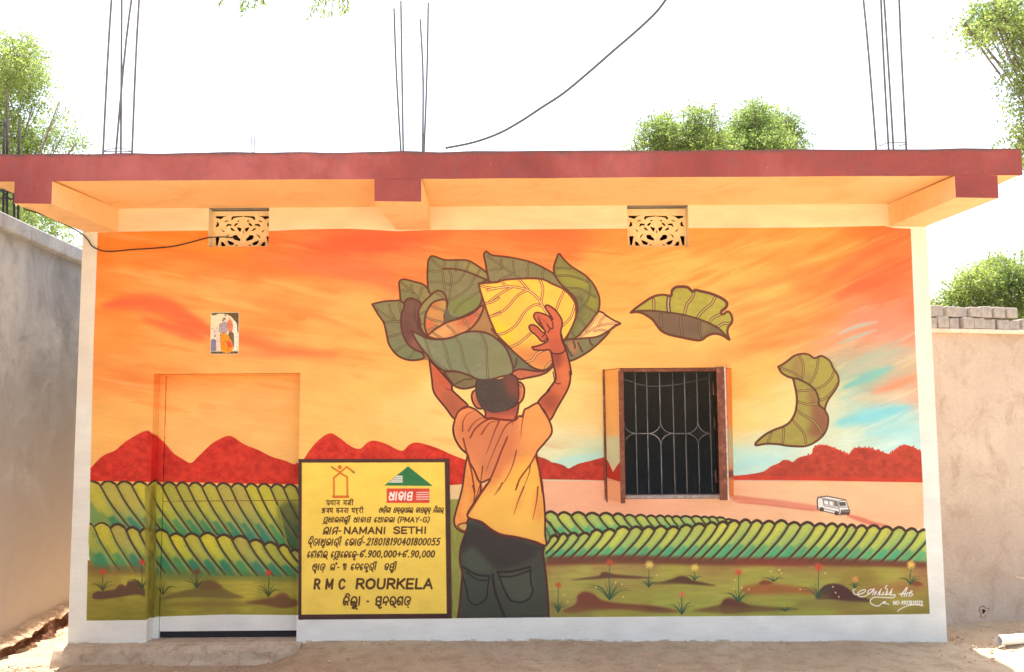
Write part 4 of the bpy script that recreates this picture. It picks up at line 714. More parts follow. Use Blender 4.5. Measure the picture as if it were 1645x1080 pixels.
def paint_notice():
    bk = (78,50,46); yl = (255,214,88); ink = (84,54,34)
    o = [(479.5,737.5),(722,737),(726,993.5),(479.5,995.5)]
    M = cv.fill(o, bk, smooth=False, tex=(.15, 12, 40, 121)); keep('painted_notice', o, 'yellow notice with a black border painted beside the door', smooth=False)
    M = cv.fill([(485.3,743.2),(714.5,742.6),(717.8,985.2),(484.6,986.8)], yl, smooth=False, tex=(.035, 26, 40, 122))
    # hut emblem
    og = (228,120,44)
    for p in (ZS((375,130),(460,185)), ZS((455,190),(530,128)), ZS((530,128),(605,185)), ZS((398,435),(398,240)), ZS((398,240),(460,190)), ZS((460,190),(535,235)), ZS((535,235),(538,435))):
        cv.stroke(p, 3.2, og, .95, smooth=False)
    cv.stroke(ZS((392,438),(545,438)), 4.2, (222,108,44), .95, smooth=False)
    cv.stroke(ZS((458,132),(459,133)), 6.6, (218,110,44), .95, smooth=False)
    cv.stroke(ZS((375,130),(405,150)), 3.2, (176,140,60), .8, smooth=False); cv.stroke(ZS((590,175),(607,187)), 3.2, (150,130,60), .8, smooth=False)
    # green roof emblem
    T = cv.fill(ZS((1165,122),(1420,325),(920,322)), (52,124,74), smooth=False, tex=(.1, 14, 20, 123))
    for k, y in enumerate((228, 247, 266, 285)):
        cv.fill(ZS((1045-k*22,y-8),(1110,y-8),(1110,y+6),(1032-k*22,y+6)), (238,238,226), smooth=False)
        cv.stroke(ZS((1050-k*22,y-10),(1110,y-10)), .8, (120,84,60), .8, smooth=False)
    cv.fill(ZS((945,352),(1387,352),(1387,502),(943,502)), (226,74,56), smooth=False, tex=(.08, 14, 20, 124))
    for y in (392, 414, 438, 462): cv.stroke(ZS((1255,y+2),(1380,y)), 1.6, (248,222,210), .95, smooth=False)
    write(['A_','a','b','a','s'], 624.5, 663.5, 790.5, 12.2, 2.0, (250,244,232), .1)
    # lines of writing
    write(['H1','H2','Ha','H3',' ','H4','H5','Hi'], 524.5, 568.5, 804, 7.2, 1.15, ink, .03)
    write(['H6','H7','H9',' ','H8','Hj','H3','Ha',' ','H9','Hh','Hr','Hi'], 517, 584.5, 816.5, 7.0, 1.15, ink, .03)
    write(['o','d','.d','i','x','a',' ','s','h','r','a','C_','l',' ','b','a','s','g','_r','h',' ','m','i','x','n','hl'], 608.5, 712.5, 815.5, 7.4, 1.2, ink, .25)
    write(['p','_R','D','a','n','m','n','_t','ii',' ','A_','a','b','a','s',' ','e','y','a','j','n','a'], 519.5, 635, 830.8, 7.6, 1.35, ink, .2)
    write(['(','P','M','A','Y','-','G',')'], 638, 691, 830.8, 7.6, 1.4, ink, .2)
    write(['n','a','m','-'], 518.5, 549, 847, 10.6, 1.7, ink, .25)
    write(['N','A','M','A','N','I'], 552.5, 621, 847, 10, 2.0, ink, .1)
    write(['S','E','T','H','I'], 632, 687, 846.6, 9.8, 2.0, ink, .04)
    write(['h','i','t','a','D','_u','k','a','r','ii',' ','e','k','a','d','^r','-'], 494.5, 587, 865.4, 10.4, 1.5, ink, .2)
    write(list('218018190401800055'), 588.5, 707, 864.6, 10.6, 1.6, ink, .26)
    write(['e','q','a','q','a','l','hl',' ','e','p','_R','a','e','j','e','k','_t','-'], 493.5, 577, 885.4, 9.6, 1.45, ink, .22)
    write(['q','.','9','0','0',',','0','0','0','+','q','.','9','0',',','0','0','0'], 577.5, 699, 884.6, 9.8, 1.6, ink, .2)
    write(['o','_b','a','d','.d'], 501.5, 523, 905.8, 9.6, 1.5, ink, .14)
    write(['n','^o','-'], 530, 547, 905.8, 9.6, 1.5, ink, .14)
    write(['3o',' ','e','w','e','h','_u','r','ii',' ',' ','b','s','_s','ii'], 550, 637.5, 905.2, 9.8, 1.5, ink, .16)
    write(['R',' ','M',' ','C'], 504.5, 555, 930.6, 14.6, 2.7, ink, .12)
    write(['R','O','U','R','K','E','L','A'], 571.5, 697, 930, 14.8, 2.8, ink, .12)
    write(['j','i','l','_l','a',' ','-',' ','s','_r','w','r','g','d','.d'], 551, 661, 958.4, 13, 2.0, ink, .06)
def paint_signature():
    S = ZM(1355, 930, 11.345); c = (250,244,238)
    for v, w in ((((215,180),(180,200),(178,240),(200,275),(240,285),(330,265),(390,230),(400,200),(370,195),(300,220),(262,265),(275,310),(340,325),(400,310),(450,280),(520,230),(540,200),(520,185),(480,195),(440,235),(450,265),(500,240),(545,195),(560,180),(530,290)),1.5),
        (((560,260),(600,220),(590,260),(560,295)),1.4),(((620,290),(690,180)),1.5),(((640,240),(670,230),(650,290),(690,280)),1.4),(((700,290),(730,235),(715,285),(745,280)),1.4),(((765,285),(800,190)),1.4),(((760,170),(765,140),(795,115)),1.5),(((760,170),(800,180)),1.2),(((800,230),(780,255),(810,270),(770,295)),1.4),(((820,290),(890,180)),1.5),(((845,240),(875,230),(855,290),(890,290),(930,285),(940,310),(890,340),(760,338),(600,330),(530,345),(490,390),(500,440),(560,480),(640,488),(690,450),(740,412),(765,420),(720,440),(790,450),(825,462)),1.6),
        (((1015,270),(1060,270),(1160,150),(1100,320)),1.6),(((1160,150),(1110,210),(1050,320)),1.4),(((1050,265),(1140,265)),1.3),(((1140,320),(1165,255),(1195,250)),1.5),(((1190,320),(1230,210)),1.5),(((1180,255),(1225,250)),1.2),(((1255,225),(1230,250),(1265,280),(1220,315)),1.5),
        (((985,590),(1030,550),(1120,505),(1230,475),(1350,470),(1445,490)),1.5)):
        cv.stroke(S(*v), w, c, .95)
    write(['M','O','-','9','9','3','7','8','3','1','5','2','3','.'], 1434, 1484, 965.2, 6.0, 1.05, c, .2)
import time as _t
_t0 = _t.time()
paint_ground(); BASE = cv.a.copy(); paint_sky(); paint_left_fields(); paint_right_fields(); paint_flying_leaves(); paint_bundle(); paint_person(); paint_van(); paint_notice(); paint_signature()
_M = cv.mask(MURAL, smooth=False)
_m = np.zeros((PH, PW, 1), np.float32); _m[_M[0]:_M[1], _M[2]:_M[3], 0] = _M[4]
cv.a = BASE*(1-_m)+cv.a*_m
# brush grain and plaster mottling over everything
_n = (vnoise(PH, PW, 3, 3, 201)-.5)*.025+(vnoise(PH, PW, 40, 60, 202)-.5)*.05+(vnoise(PH, PW, 2, 18, 203)-.5)*.016
cv.a *= (1+_n)[..., None]
# washed-out tone put into the colour: darks lifted, saturation slightly lowered
_l = cv.a.mean(-1, keepdims=True)
cv.a = (cv.a*.97+_l*.03)*.97+.024
np.clip(cv.a, 0, 1, out=cv.a)
print('painted in %.1f s' % (_t.time()-_t0))
# ------------------------------------------------------------------ helpers
def lin(c):
    return tuple(((v/255)/12.92 if v/255 <= .04045 else ((v/255+.055)/1.055)**2.4) for v in c)
def tag(o, label=None, cat=None, group=None, kind=None):
    if label: o['label'] = label
    if cat: o['category'] = cat
    if group: o['group'] = group
    if kind: o['kind'] = kind
    return o
def empty(name, loc=(0,0,0), parent=None):
    o = bpy.data.objects.new(name, None); COL.objects.link(o); o.location = loc; o.empty_display_size = .1
    if parent: o.parent = parent
    return o
def mk(name, verts, faces, mat, parent=None, loc=None, smooth=False, mats=None, mi=None):
    me = bpy.data.meshes.new(name); me.from_pydata([tuple(v) for v in verts], [], faces); me.update()
    for m in (mats or [mat]): me.materials.append(m)
    if mi is not None: me.polygons.foreach_set('material_index', mi)
    if smooth: me.polygons.foreach_set('use_smooth', [True]*len(me.polygons))
    o = bpy.data.objects.new(name, me); COL.objects.link(o)
    if parent: o.parent = parent; 
    if loc is not None: o.location = loc
    elif parent is not None: 
        # geometry is given in world space: cancel the parents' offsets
        p, off = parent, Vector((0,0,0))
        while p: off += p.location; p = p.parent
        o.location = -off
    return o
def share(o, parent, name=None, loc=None, rot=None, scale=None):
    c = o.copy(); COL.objects.link(c); c.parent = parent
    if loc is not None: c.location = loc
    if rot is not None: c.rotation_euler = rot
    if scale is not None: c.scale = scale
    return c
class MB:
    def __init__(s): s.v, s.f, s.m = [], [], []
    def add(s, v, f, m=0):
        n = len(s.v); s.v += [tuple(p) for p in v]; s.f += [tuple(i+n for i in q) for q in f]; s.m += [m]*len(f); return s
    def box(s, x0, x1, y0, y1, z0, z1, m=0):
        v = [(x0,y0,z0),(x1,y0,z0),(x1,y1,z0),(x0,y1,z0),(x0,y0,z1),(x1,y0,z1),(x1,y1,z1),(x0,y1,z1)]
        return s.add(v, [(0,3,2,1),(4,5,6,7),(0,1,5,4),(1,2,6,5),(2,3,7,6),(3,0,4,7)], m)
    def hexa(s, p, m=0, ms=None):                 # 8 corners, bottom ring then top ring
        fs = [(0,3,2,1),(4,5,6,7),(0,1,5,4),(1,2,6,5),(2,3,7,6),(3,0,4,7)]
        n = len(s.v); s.v += [tuple(q) for q in p]
        for i, q in enumerate(fs): s.f.append(tuple(j+n for j in q)); s.m.append(ms[i] if ms else m)
        return s
    def tube(s, pts, r, n=6, m=0, cap=True):
        pts = [Vector(p) for p in pts]; rs = r if hasattr(r, '__len__') else [r]*len(pts)
        rings = []
        up = Vector((0,0,1))
        for i, p in enumerate(pts):
            t = (pts[min(i+1, len(pts)-1)]-pts[max(i-1, 0)]).normalized()
            a = t.cross(up) if abs(t.z) < .95 else t.cross(Vector((1,0,0)))
            a.normalize(); b = t.cross(a).normalized()
            rings.append([p+(a*math.cos(2*math.pi*k/n)+b*math.sin(2*math.pi*k/n))*rs[i] for k in range(n)])
        v = [q for g in rings for q in g]; f = []
        for i in range(len(pts)-1):
            for k in range(n):
                f.append((i*n+k, i*n+(k+1) % n, (i+1)*n+(k+1) % n, (i+1)*n+k))
        if cap: f += [tuple(range(n))[::-1], tuple(range((len(pts)-1)*n, len(pts)*n))]
        return s.add(v, f, m)
    def build(s, name, mat, parent=None, smooth=False, mats=None, bevel=0, loc=None, seg=2):
        o = mk(name, s.v, s.f, mat, parent, smooth=smooth, mats=mats, mi=s.m if mats else None, loc=loc)
        if bevel:
            b = o.modifiers.new('bevel', 'BEVEL'); b.width = bevel; b.segments = seg; b.limit_method = 'ANGLE'; b.angle_limit = R(30)
        return o
def smoothpath(pts, n=6):
    return [tuple(p) for p in catmull3(np.array(pts, float), n)]
def catmull3(p, n):
    q = np.vstack([2*p[0]-p[1], p, 2*p[-1]-p[-2]]); t = np.linspace(0, 1, n, endpoint=False)[:, None]; out = []
    for i in range(1, len(q)-2):
        a, b, c, d = q[i-1], q[i], q[i+1], q[i+2]
        out.append(.5*((2*b)+(-a+c)*t+(2*a-5*b+4*c-d)*t*t+(-a+3*b-3*c+d)*t**3))
    return np.vstack(out+[p[-1:]])

# ------------------------------------------------------------------ materials
def material(name, build, rough=.85, spec=.25):
    m = bpy.data.materials.new(name); m.use_nodes = True
    nt = m.node_tree; nt.nodes.clear()
    out = nt.nodes.new('ShaderNodeOutputMaterial'); b = nt.nodes.new('ShaderNodeBsdfPrincipled')
    b.inputs['Roughness'].default_value = rough; b.inputs['Specular IOR Level'].default_value = spec
    nt.links.new(b.outputs[0], out.inputs['Surface'])
    build(nt, b); return m
def N(nt, typ, **k):
    n = nt.nodes.new(typ)
    for a, v in k.items():
        if a.startswith('i_'): n.inputs[a[2:].replace('_', ' ')].default_value = v
        else: setattr(n, a, v)
    return n
def coords(nt, scale=(1,1,1), kind='Object'):
    tc = N(nt, 'ShaderNodeTexCoord'); mp = N(nt, 'ShaderNodeMapping'); mp.inputs['Scale'].default_value = scale
    nt.links.new(tc.outputs[kind], mp.inputs['Vector']); return mp.outputs[0]
def noise(nt, vec, scale, detail=6, rough=.6, dist=0.0):
    n = N(nt, 'ShaderNodeTexNoise'); n.inputs['Scale'].default_value = scale; n.inputs['Detail'].default_value = detail
    n.inputs['Roughness'].default_value = rough; n.inputs['Distortion'].default_value = dist
    nt.links.new(vec, n.inputs['Vector']); return n.outputs['Fac']
def ramp(nt, fac, stops):
    r = N(nt, 'ShaderNodeValToRGB'); e = r.color_ramp.elements
    while len(e) > 1: e.remove(e[-1])
    e[0].position = stops[0][0]; e[0].color = (*stops[0][1], 1)
    for p, c in stops[1:]:
        k = e.new(p); k.color = (*c, 1)
    nt.links.new(fac, r.inputs[0]); return r.outputs[0]
def mixc(nt, fac, a, b, blend='MIX'):
    m = N(nt, 'ShaderNodeMix', data_type='RGBA', blend_type=blend)
    if isinstance(fac, (int, float)): m.inputs[0].default_value = fac
    else: nt.links.new(fac, m.inputs[0])
    for s, v in ((6, a), (7, b)):
        if isinstance(v, tuple): m.inputs[s].default_value = (*v[:3], 1)
        else: nt.links.new(v, m.inputs[s])
    return m.outputs[2]
def g(v): return (v, v, v)
def bump(nt, b, h, strength=.3, dist=.01):
    n = N(nt, 'ShaderNodeBump'); n.inputs['Strength'].default_value = strength; n.inputs['Distance'].default_value = dist
    nt.links.new(h, n.inputs['Height']); nt.links.new(n.outputs[0], b.inputs['Normal'])
def plaster(name, c1, c2, c3=None, s=1.6, fine=60, bs=.25, bd=.006, streak=0, rough=.88, spec=.2, spots=None):
    def f(nt, b):
        v = coords(nt); n1 = noise(nt, v, s, 7, .62, .4)
        col = ramp(nt, n1, [(.3, c1), (.68, c2)])
        if c3:
            n2 = noise(nt, v, s*3.1, 8, .7, .8); col = mixc(nt, ramp(nt, n2, [(.5, g(0)), (.72, g(1))]), col, c3)
        if streak:
            vs = coords(nt, (9, 9, .8)); n3 = noise(nt, vs, 1.0, 5, .6)
            col = mixc(nt, ramp(nt, n3, [(.45, g(0)), (.75, g(streak))]), col, tuple(x*.62 for x in c1))
        if spots:
            n4 = noise(nt, v, 38, 3, .5); col = mixc(nt, ramp(nt, n4, [(.7, g(0)), (.76, g(.7))]), col, spots)
        nf = noise(nt, v, fine, 5, .65)
        col = mixc(nt, .16, col, ramp(nt, nf, [(.3, g(.25)), (.7, g(.9))]), 'OVERLAY')
        nt.links.new(col, b.inputs['Base Color'])
        h = N(nt, 'ShaderNodeMath', operation='ADD'); nt.links.new(nf, h.inputs[0])
        m4 = N(nt, 'ShaderNodeMath', operation='MULTIPLY'); nt.links.new(n1, m4.inputs[0]); m4.inputs[1].default_value = 3.0
        nt.links.new(m4.outputs[0], h.inputs[1]); bump(nt, b, h.outputs[0], bs, bd)
    return material(name, f, rough, spec)
FASCIA = plaster('maroon_paint', lin((136,62,58)), lin((166,86,80)), lin((142,92,96)), .7, 90, .35, .004, .12, .6, .35, lin((100,52,52)))
def fasciaf(nt, b):
    v = coords(nt); n1 = noise(nt, v, .8, 7, .65, .5); n2 = noise(nt, v, 5, 8, .7, .4); n3 = noise(nt, v, 80, 5, .6); n4 = noise(nt, coords(nt, (1, 1, .12)), 9, 6, .65)
    col = ramp(nt, n1, [(.34, lin((130,58,54))), (.5, lin((150,70,64))), (.64, lin((172,92,88)))])
    col = mixc(nt, ramp(nt, n2, [(.52, g(0)), (.72, g(.55))]), col, lin((120,78,82)))
    col = mixc(nt, ramp(nt, n4, [(.55, g(0)), (.8, g(.4))]), col, lin((104,56,52)))
    ge = N(nt, 'ShaderNodeNewGeometry'); sx = N(nt, 'ShaderNodeSeparateXYZ'); nt.links.new(ge.outputs['Position'], sx.inputs[0])
    def edge(z0, z1, c, sc, amp):
        nn = noise(nt, v, sc, 6, .7); a = N(nt, 'ShaderNodeMath', operation='MULTIPLY_ADD'); nt.links.new(nn, a.inputs[0]); a.inputs[1].default_value = amp; nt.links.new(sx.outputs['Z'], a.inputs[2])
        mr = N(nt, 'ShaderNodeMapRange'); nt.links.new(a.outputs[0], mr.inputs['Value']); mr.inputs['From Min'].default_value = z0; mr.inputs['From Max'].default_value = z1
        return mixc(nt, mr.outputs[0], col, c)
    col = edge(3.585, 3.615, lin((96,74,70)), 7, .07)
    sp = noise(nt, v, 30, 3, .5); col = mixc(nt, ramp(nt, sp, [(.72, g(0)), (.76, g(.6))]), col, lin((206,150,120)))
    sp2 = noise(nt, v, 46, 3, .5); col = mixc(nt, ramp(nt, sp2, [(.7, g(0)), (.75, g(.6))]), col, lin((84,44,42)))
    nt.links.new(col, b.inputs['Base Color']); h = N(nt, 'ShaderNodeMath', operation='MULTIPLY_ADD'); nt.links.new(n2, h.inputs[0]); h.inputs[1].default_value = 2; nt.links.new(n3, h.inputs[2]); bump(nt, b, h.outputs[0], .4, .006)
FASCIA = material('worn_maroon_paint', fasciaf, .6, .35)
SOFFIT = plaster('apricot_limewash', lin((238,190,134)), lin((244,204,150)), lin((226,178,122)), .7, 120, .25, .005, .08)
BEAMP = plaster('apricot_limewash_beam', lin((240,194,140)), lin((246,208,156)), lin((228,182,128)), 1.2, 120, .25, .005, .08)
CONC = plaster('bare_concrete', (.2,.19,.175), (.33,.31,.285), (.24,.225,.2), 1.3, 45, .4, .008, .5)
def greywallf(nt, b):
    v = coords(nt); n1 = noise(nt, v, 1.0, 8, .66, .9); n2 = noise(nt, v, 3.4, 7, .7, .5); n3 = noise(nt, v, 60, 5, .65)
    col = ramp(nt, n1, [(.32, (.26,.255,.25)), (.5, (.37,.365,.36)), (.66, (.51,.50,.49))])
    col = mixc(nt, ramp(nt, n2, [(.5, g(0)), (.7, g(.6))]), col, (.2,.195,.19))
    ge = N(nt, 'ShaderNodeNewGeometry'); sx = N(nt, 'ShaderNodeSeparateXYZ'); nt.links.new(ge.outputs['Position'], sx.inputs[0])
    ad = N(nt, 'ShaderNodeMath', operation='MULTIPLY_ADD'); nt.links.new(n1, ad.inputs[0]); ad.inputs[1].default_value = 2.2; nt.links.new(sx.outputs['Z'], ad.inputs[2])
    mr = N(nt, 'ShaderNodeMapRange'); nt.links.new(ad.outputs[0], mr.inputs['Value']); mr.inputs['From Min'].default_value = 3.2; mr.inputs['From Max'].default_value = 1.6
    col = mixc(nt, mr.outputs[0], col, mixc(nt, n2, (.42,.35,.295), (.54,.45,.38)))
    n4 = noise(nt, v, 26, 3, .5); col = mixc(nt, ramp(nt, n4, [(.71, g(0)), (.76, g(.6))]), col, (.24,.21,.19))
    nt.links.new(col, b.inputs['Base Color'])
    h = N(nt, 'ShaderNodeMath', operation='MULTIPLY_ADD'); nt.links.new(n2, h.inputs[0]); h.inputs[1].default_value = 2; nt.links.new(n3, h.inputs[2]); bump(nt, b, h.outputs[0], .35, .006)
GREYWALL = material('grey_cement_render', greywallf, .9, .2)
GREYWALL_OLD = None and plaster('grey_cement_render', (.36,.355,.35), (.5,.49,.475), (.44,.38,.33), .9, 55, .4, .006, .25, spots=(.2,.18,.16))
TANWALL = plaster('tan_mud_plaster', lin((192,172,152)), lin((214,194,174)), lin((178,154,132)), 1.1, 50, .45, .008, .12)
COPING = plaster('coping_cement', (.36,.35,.33), (.52,.5,.47), (.3,.28,.26), 2.4, 50, .4, .006, .4)
LEDGEP = plaster('pale_ledge', lin((232,206,178)), lin((240,218,192)), lin((205,170,140)), 3, 50, .4, .006)
BLOCK = plaster('concrete_block', (.36,.32,.28), (.5,.45,.4), (.3,.26,.23), 5, 42, .7, .01)
FOOT = plaster('crumbling_footing', lin((176,146,116)), lin((214,184,152)), lin((150,112,84)), 9, 34, .9, .03)
FOOTD = plaster('broken_brick_and_soil', lin((74,46,34)), lin((140,88,62)), lin((196,156,124)), 16, 40, 1.0, .03)
PLINTH = plaster('cement_plinth', lin((186,164,138)), lin((208,188,162)), lin((166,132,106)), 5, 60, .8, .012)
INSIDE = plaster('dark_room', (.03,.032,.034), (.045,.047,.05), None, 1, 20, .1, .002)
VENTP = plaster('jaali_cream', lin((240,214,166)), lin((232,202,150)), lin((226,190,130)), 6, 90, .3, .003)
def rustf(nt, b):
    v = coords(nt); n = noise(nt, v, 22, 8, .7); n2 = noise(nt, v, 90, 4, .6)
    col = ramp(nt, n, [(.3, lin((84,52,42))), (.55, lin((130,76,56))), (.72, lin((168,120,96)))])
    nt.links.new(col, b.inputs['Base Color']); bump(nt, b, n2, .5, .002)
RUST = material('rusty_steel', rustf, .7, .3)
def rebarf(nt, b):
    v = coords(nt); n = noise(nt, v, 14, 5, .6)
    nt.links.new(ramp(nt, n, [(.3, (.11,.095,.09)), (.7, (.2,.17,.155))]), b.inputs['Base Color'])
REBAR = material('rebar_steel', rebarf, .65, .4)
def plain(name, c, rough=.6, spec=.3, var=.12, sc=30):
    def f(nt, b):
        n = noise(nt, coords(nt), sc, 5, .6)
        nt.links.new(ramp(nt, n, [(.3, tuple(v*(1-var) for v in c)), (.7, tuple(min(1, v*(1+var)) for v in c))]), b.inputs['Base Color'])
    return material(name, f, rough, spec)
GRILLE = plain('chipped_grille_paint', (.24,.235,.23), .55, .4, .6, 12); BLACK = plain('black_cable', (.022,.02,.02), .45, .4)
WIREG = plain('grey_wire', (.1,.095,.09), .6, .3); PIPEM = plain('white_pvc', (.78,.77,.74), .35, .5, .05); SEAM = plain('dark_gap', (.03,.03,.034), .7, .2)

# the painting as a picture on the wall
def to_image(name, a):
    h, w = a.shape[:2]
    im = bpy.data.images.new(name, w, h, alpha=False)
    buf = np.ones((h, w, 4), np.float32); buf[..., :3] = a[::-1]
    im.pixels.foreach_set(buf.ravel()); im.update(); im.pack(); return im
def picture(name, im, tint=(1,1,1), bs=.24, rough=.7):
    def f(nt, b):
        uv = N(nt, 'ShaderNodeUVMap'); uv.uv_map = 'UVMap'
        t = N(nt, 'ShaderNodeTexImage'); t.image = im; t.interpolation = 'Linear'; t.extension = 'EXTEND'
        nt.links.new(uv.outputs[0], t.inputs[0])
        col = mixc(nt, 1.0, t.outputs[0], tint, 'MULTIPLY')
        nt.links.new(col, b.inputs['Base Color'])
        v = coords(nt); n1 = noise(nt, v, 2.2, 4, .5); n2 = noise(nt, v, 70, 5, .6)
        h = N(nt, 'ShaderNodeMath', operation='MULTIPLY_ADD'); nt.links.new(n1, h.inputs[0]); h.inputs[1].default_value = 4; nt.links.new(n2, h.inputs[2])
        bump(nt, b, h.outputs[0], bs, .006)
    return material(name, f, rough, .22)
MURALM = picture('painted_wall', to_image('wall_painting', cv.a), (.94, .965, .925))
def uv_wall(o, fn=None):
    """wall-plane coordinates as the picture's coordinates"""
    me = o.data; uvl = me.uv_layers.new(name='UVMap'); mw = [v.co for v in me.vertices]
    off = Vector((0,0,0)); p = o
    while p: off += p.location; p = p.parent
    for lp in me.loops:
        c = mw[lp.vertex_index]+off
        if fn: x, z = fn(c)
        else: x, z = c.x, c.z
        uvl.data[lp.index].uv = ((x-WX0)/(WX1-WX0), (z-WZ0)/(WZ1-WZ0))
def through(c):                               # painted across a recess or a shutter in one go
    t = (0-CAM[1])/(c.y-CAM[1]); return (CAM[0]+(c.x-CAM[0])*t, CAM[2]+(c.z-CAM[2])*t)

# ------------------------------------------------------------------ ground
def gz(x, y):
    """height of the ground"""
    b = -.02
    t = min(1, max(0, (-1.45-x)/.5)); b -= .095*t*t*(3-2*t)                         # lower in front of the plinth
    if x < -3.3 and y > -.4: b -= .05*min(1, (-3.3-x)/.2)*min(1, (y+.4)/.5)
    t = min(1, max(0, (x-3.2)/.25)); b -= .075*t*min(1, max(0, y+.05)/.6)
    if y < -.2: b -= .02*min(2, (-.2-y))
    if x > -1.6 and y > -.35 and y < .05: b += .045*(1-abs(min(0, y))/.35)*(1-min(1, max(0, (x+1.0)/5)))
    return b
def axis(segs):
    out = []
    for a, b, n in segs: out += list(np.linspace(a, b, n, endpoint=False))
    return np.array(out+[segs[-1][1]])
gx = axis([(-420,-60,8),(-60,-12,12),(-12,-5,24),(-5,5.6,330),(5.6,12,20),(12,60,12),(60,420,8)])
gy = axis([(-420,-60,8),(-60,-12,14),(-12,-3,30),(-3,-1.3,24),(-1.3,2.8,140),(2.8,14,24),(14,60,12),(60,420,8)])
_nx = (vnoise(400, 500, 14, 18, 301)-.5)*.05+(vnoise(400, 500, 5, 6, 302)-.5)*.022+(vnoise(400, 500, 1.7, 1.7, 303)-.5)*.012
GV = []
for j, y in enumerate(gy):
    for i, x in enumerate(gx):
        near = 1.0 if (-6 < x < 6.5 and -4 < y < 4) else 0.0
        n = _nx[min(399, max(0, int((y+4)*50))) % 400, min(499, max(0, int((x+6)*40)))]*near
        rough = .35+1.0*min(1, max(0, (abs(x)-3.3)/.4))
        GV.append((x, y, gz(x, y)+n*rough if near else gz(x, y)))
W_ = len(gx)
GF = [(j*W_+i, j*W_+i+1, (j+1)*W_+i+1, (j+1)*W_+i) for j in range(len(gy)-1) for i in range(W_-1)]
def groundf(nt, b):
    v = coords(nt); n1 = noise(nt, v, .9, 7, .62, .5); n2 = noise(nt, v, 7, 8, .72, .3); n3 = noise(nt, v, 60, 6, .7); n4 = noise(nt, v, 22, 5, .6, 1.2)
    col = ramp(nt, n1, [(.3, lin((184,162,134))), (.55, lin((202,182,152))), (.75, lin((214,196,166)))])
    col = mixc(nt, ramp(nt, n2, [(.46, g(0)), (.7, g(.7))]), col, lin((164,138,110)))
    col = mixc(nt, ramp(nt, n4, [(.64, g(0)), (.7, g(.8))]), col, lin((124,90,68)))
    col = mixc(nt, ramp(nt, n3, [(.63, g(0)), (.68, g(.7))]), col, lin((232,214,190)))
    col = mixc(nt, ramp(nt, n3, [(.33, g(.7)), (.38, g(0))]), col, lin((112,84,64)))
    nt.links.new(col, b.inputs['Base Color'])
    h = N(nt, 'ShaderNodeMath', operation='MULTIPLY_ADD'); nt.links.new(n2, h.inputs[0]); h.inputs[1].default_value = 2; nt.links.new(n3, h.inputs[2])
    bump(nt, b, h.outputs[0], .8, .02)
GROUNDM = material('dry_earth', groundf, .95, .1)
tag(mk('ground', GV, GF, GROUNDM, smooth=True), kind='structure')

# ------------------------------------------------------------------ the house
HX0, HX1, HD = -3.39, 3.345, 6.2              # side walls and depth
ZT = 3.40
house = empty('painted_house', (0, 0, 0))
tag(house, 'single-storey house with a sunset mural across its front and a maroon concrete eave', 'house')
DX0, DX1, DZ1 = -2.79, -1.642, 2.077
NX0, NX1, NZ0, NZ1 = .872, 1.712, 1.078, 2.098
V1 = (-2.392, -1.910, 3.085); V2 = (.953, 1.440, 3.062)
def cut_sheet(xs, zs, holes):
    """grid of quads over the wall plane without the openings"""
    xs = sorted(set(xs)); zs = sorted(set(zs)); vid = {}; v = []; f = []
    def P(i, k):
        if (i, k) not in vid: vid[i, k] = len(v); v.append((xs[i], zs[k]))
        return vid[i, k]
    for i in range(len(xs)-1):
        for k in range(len(zs)-1):
            cx, cz = (xs[i]+xs[i+1])/2, (zs[k]+zs[k+1])/2
            if any(a < cx < b and c < cz < d for a, b, c, d in holes): continue
            f.append((P(i, k), P(i+1, k), P(i+1, k+1), P(i, k+1)))
    return v, f
HOLES = [(DX0, DX1, -1, DZ1), (NX0, NX1, NZ0, NZ1), (V1[0], V1[1], V1[2], 9), (V2[0], V2[1], V2[2], 9)]
xs = [HX0, HX1, DX0, DX1, NX0, NX1, V1[0], V1[1], V2[0], V2[1]]+list(np.linspace(HX0, HX1, 60)); zs = [-.3, ZT+.0, DZ1, NZ0, NZ1, V1[2], V2[2]]+list(np.linspace(-.3, ZT, 30))
v2, f2 = cut_sheet(xs, zs, HOLES)
mb = MB(); 
mb.add([(x, 0, z) for x, z in v2], f2)
T = .16                                       # wall thickness: reveals of door, window and vents
def reveal(x0, x1, z0, z1, d=T, bottom=True, top=True):
    q = [(x0,0,z0),(x1,0,z0),(x1,0,z1),(x0,0,z1)]; r = [(a, d, c) for a, _, c in q]
    F = [(0,4,7,3),(5,1,2,6)]
    if bottom: F.append((0,1,5,4))
    if top: F.append((3,7,6,2))
    mb.add(q+r, F)
reveal(DX0, DX1, -.3, DZ1, .17, False); reveal(NX0, NX1, NZ0, NZ1); reveal(V1[0], V1[1], V1[2], ZT, T, True, False); reveal(V2[0], V2[1], V2[2], ZT, T, True, False)
wall = mb.build('front_wall', MURALM, house); uv_wall(wall, lambda c: (c.x, c.z) if c.y < .001 else (c.x+(.0 if c.x < 0 else 0), c.z))
def uvfix():
    me = wall.data; uvl = me.uv_layers['UVMap'].data
    for p in me.polygons:
        if abs(p.normal.y) > .5: continue
        for li in p.loop_indices:
            c = me.vertices[me.loops[li].vertex_index].co
            x, z = through(c)
            # vents are not part of the painting
            uvl[li].uv = ((x-WX0)/(WX1-WX0), (z-WZ0)/(WZ1-WZ0)) if c.z < 3.0 else ((-3.33-WX0)/(WX1-WX0), (3.3-WZ0)/(WZ1-WZ0))
uvfix()
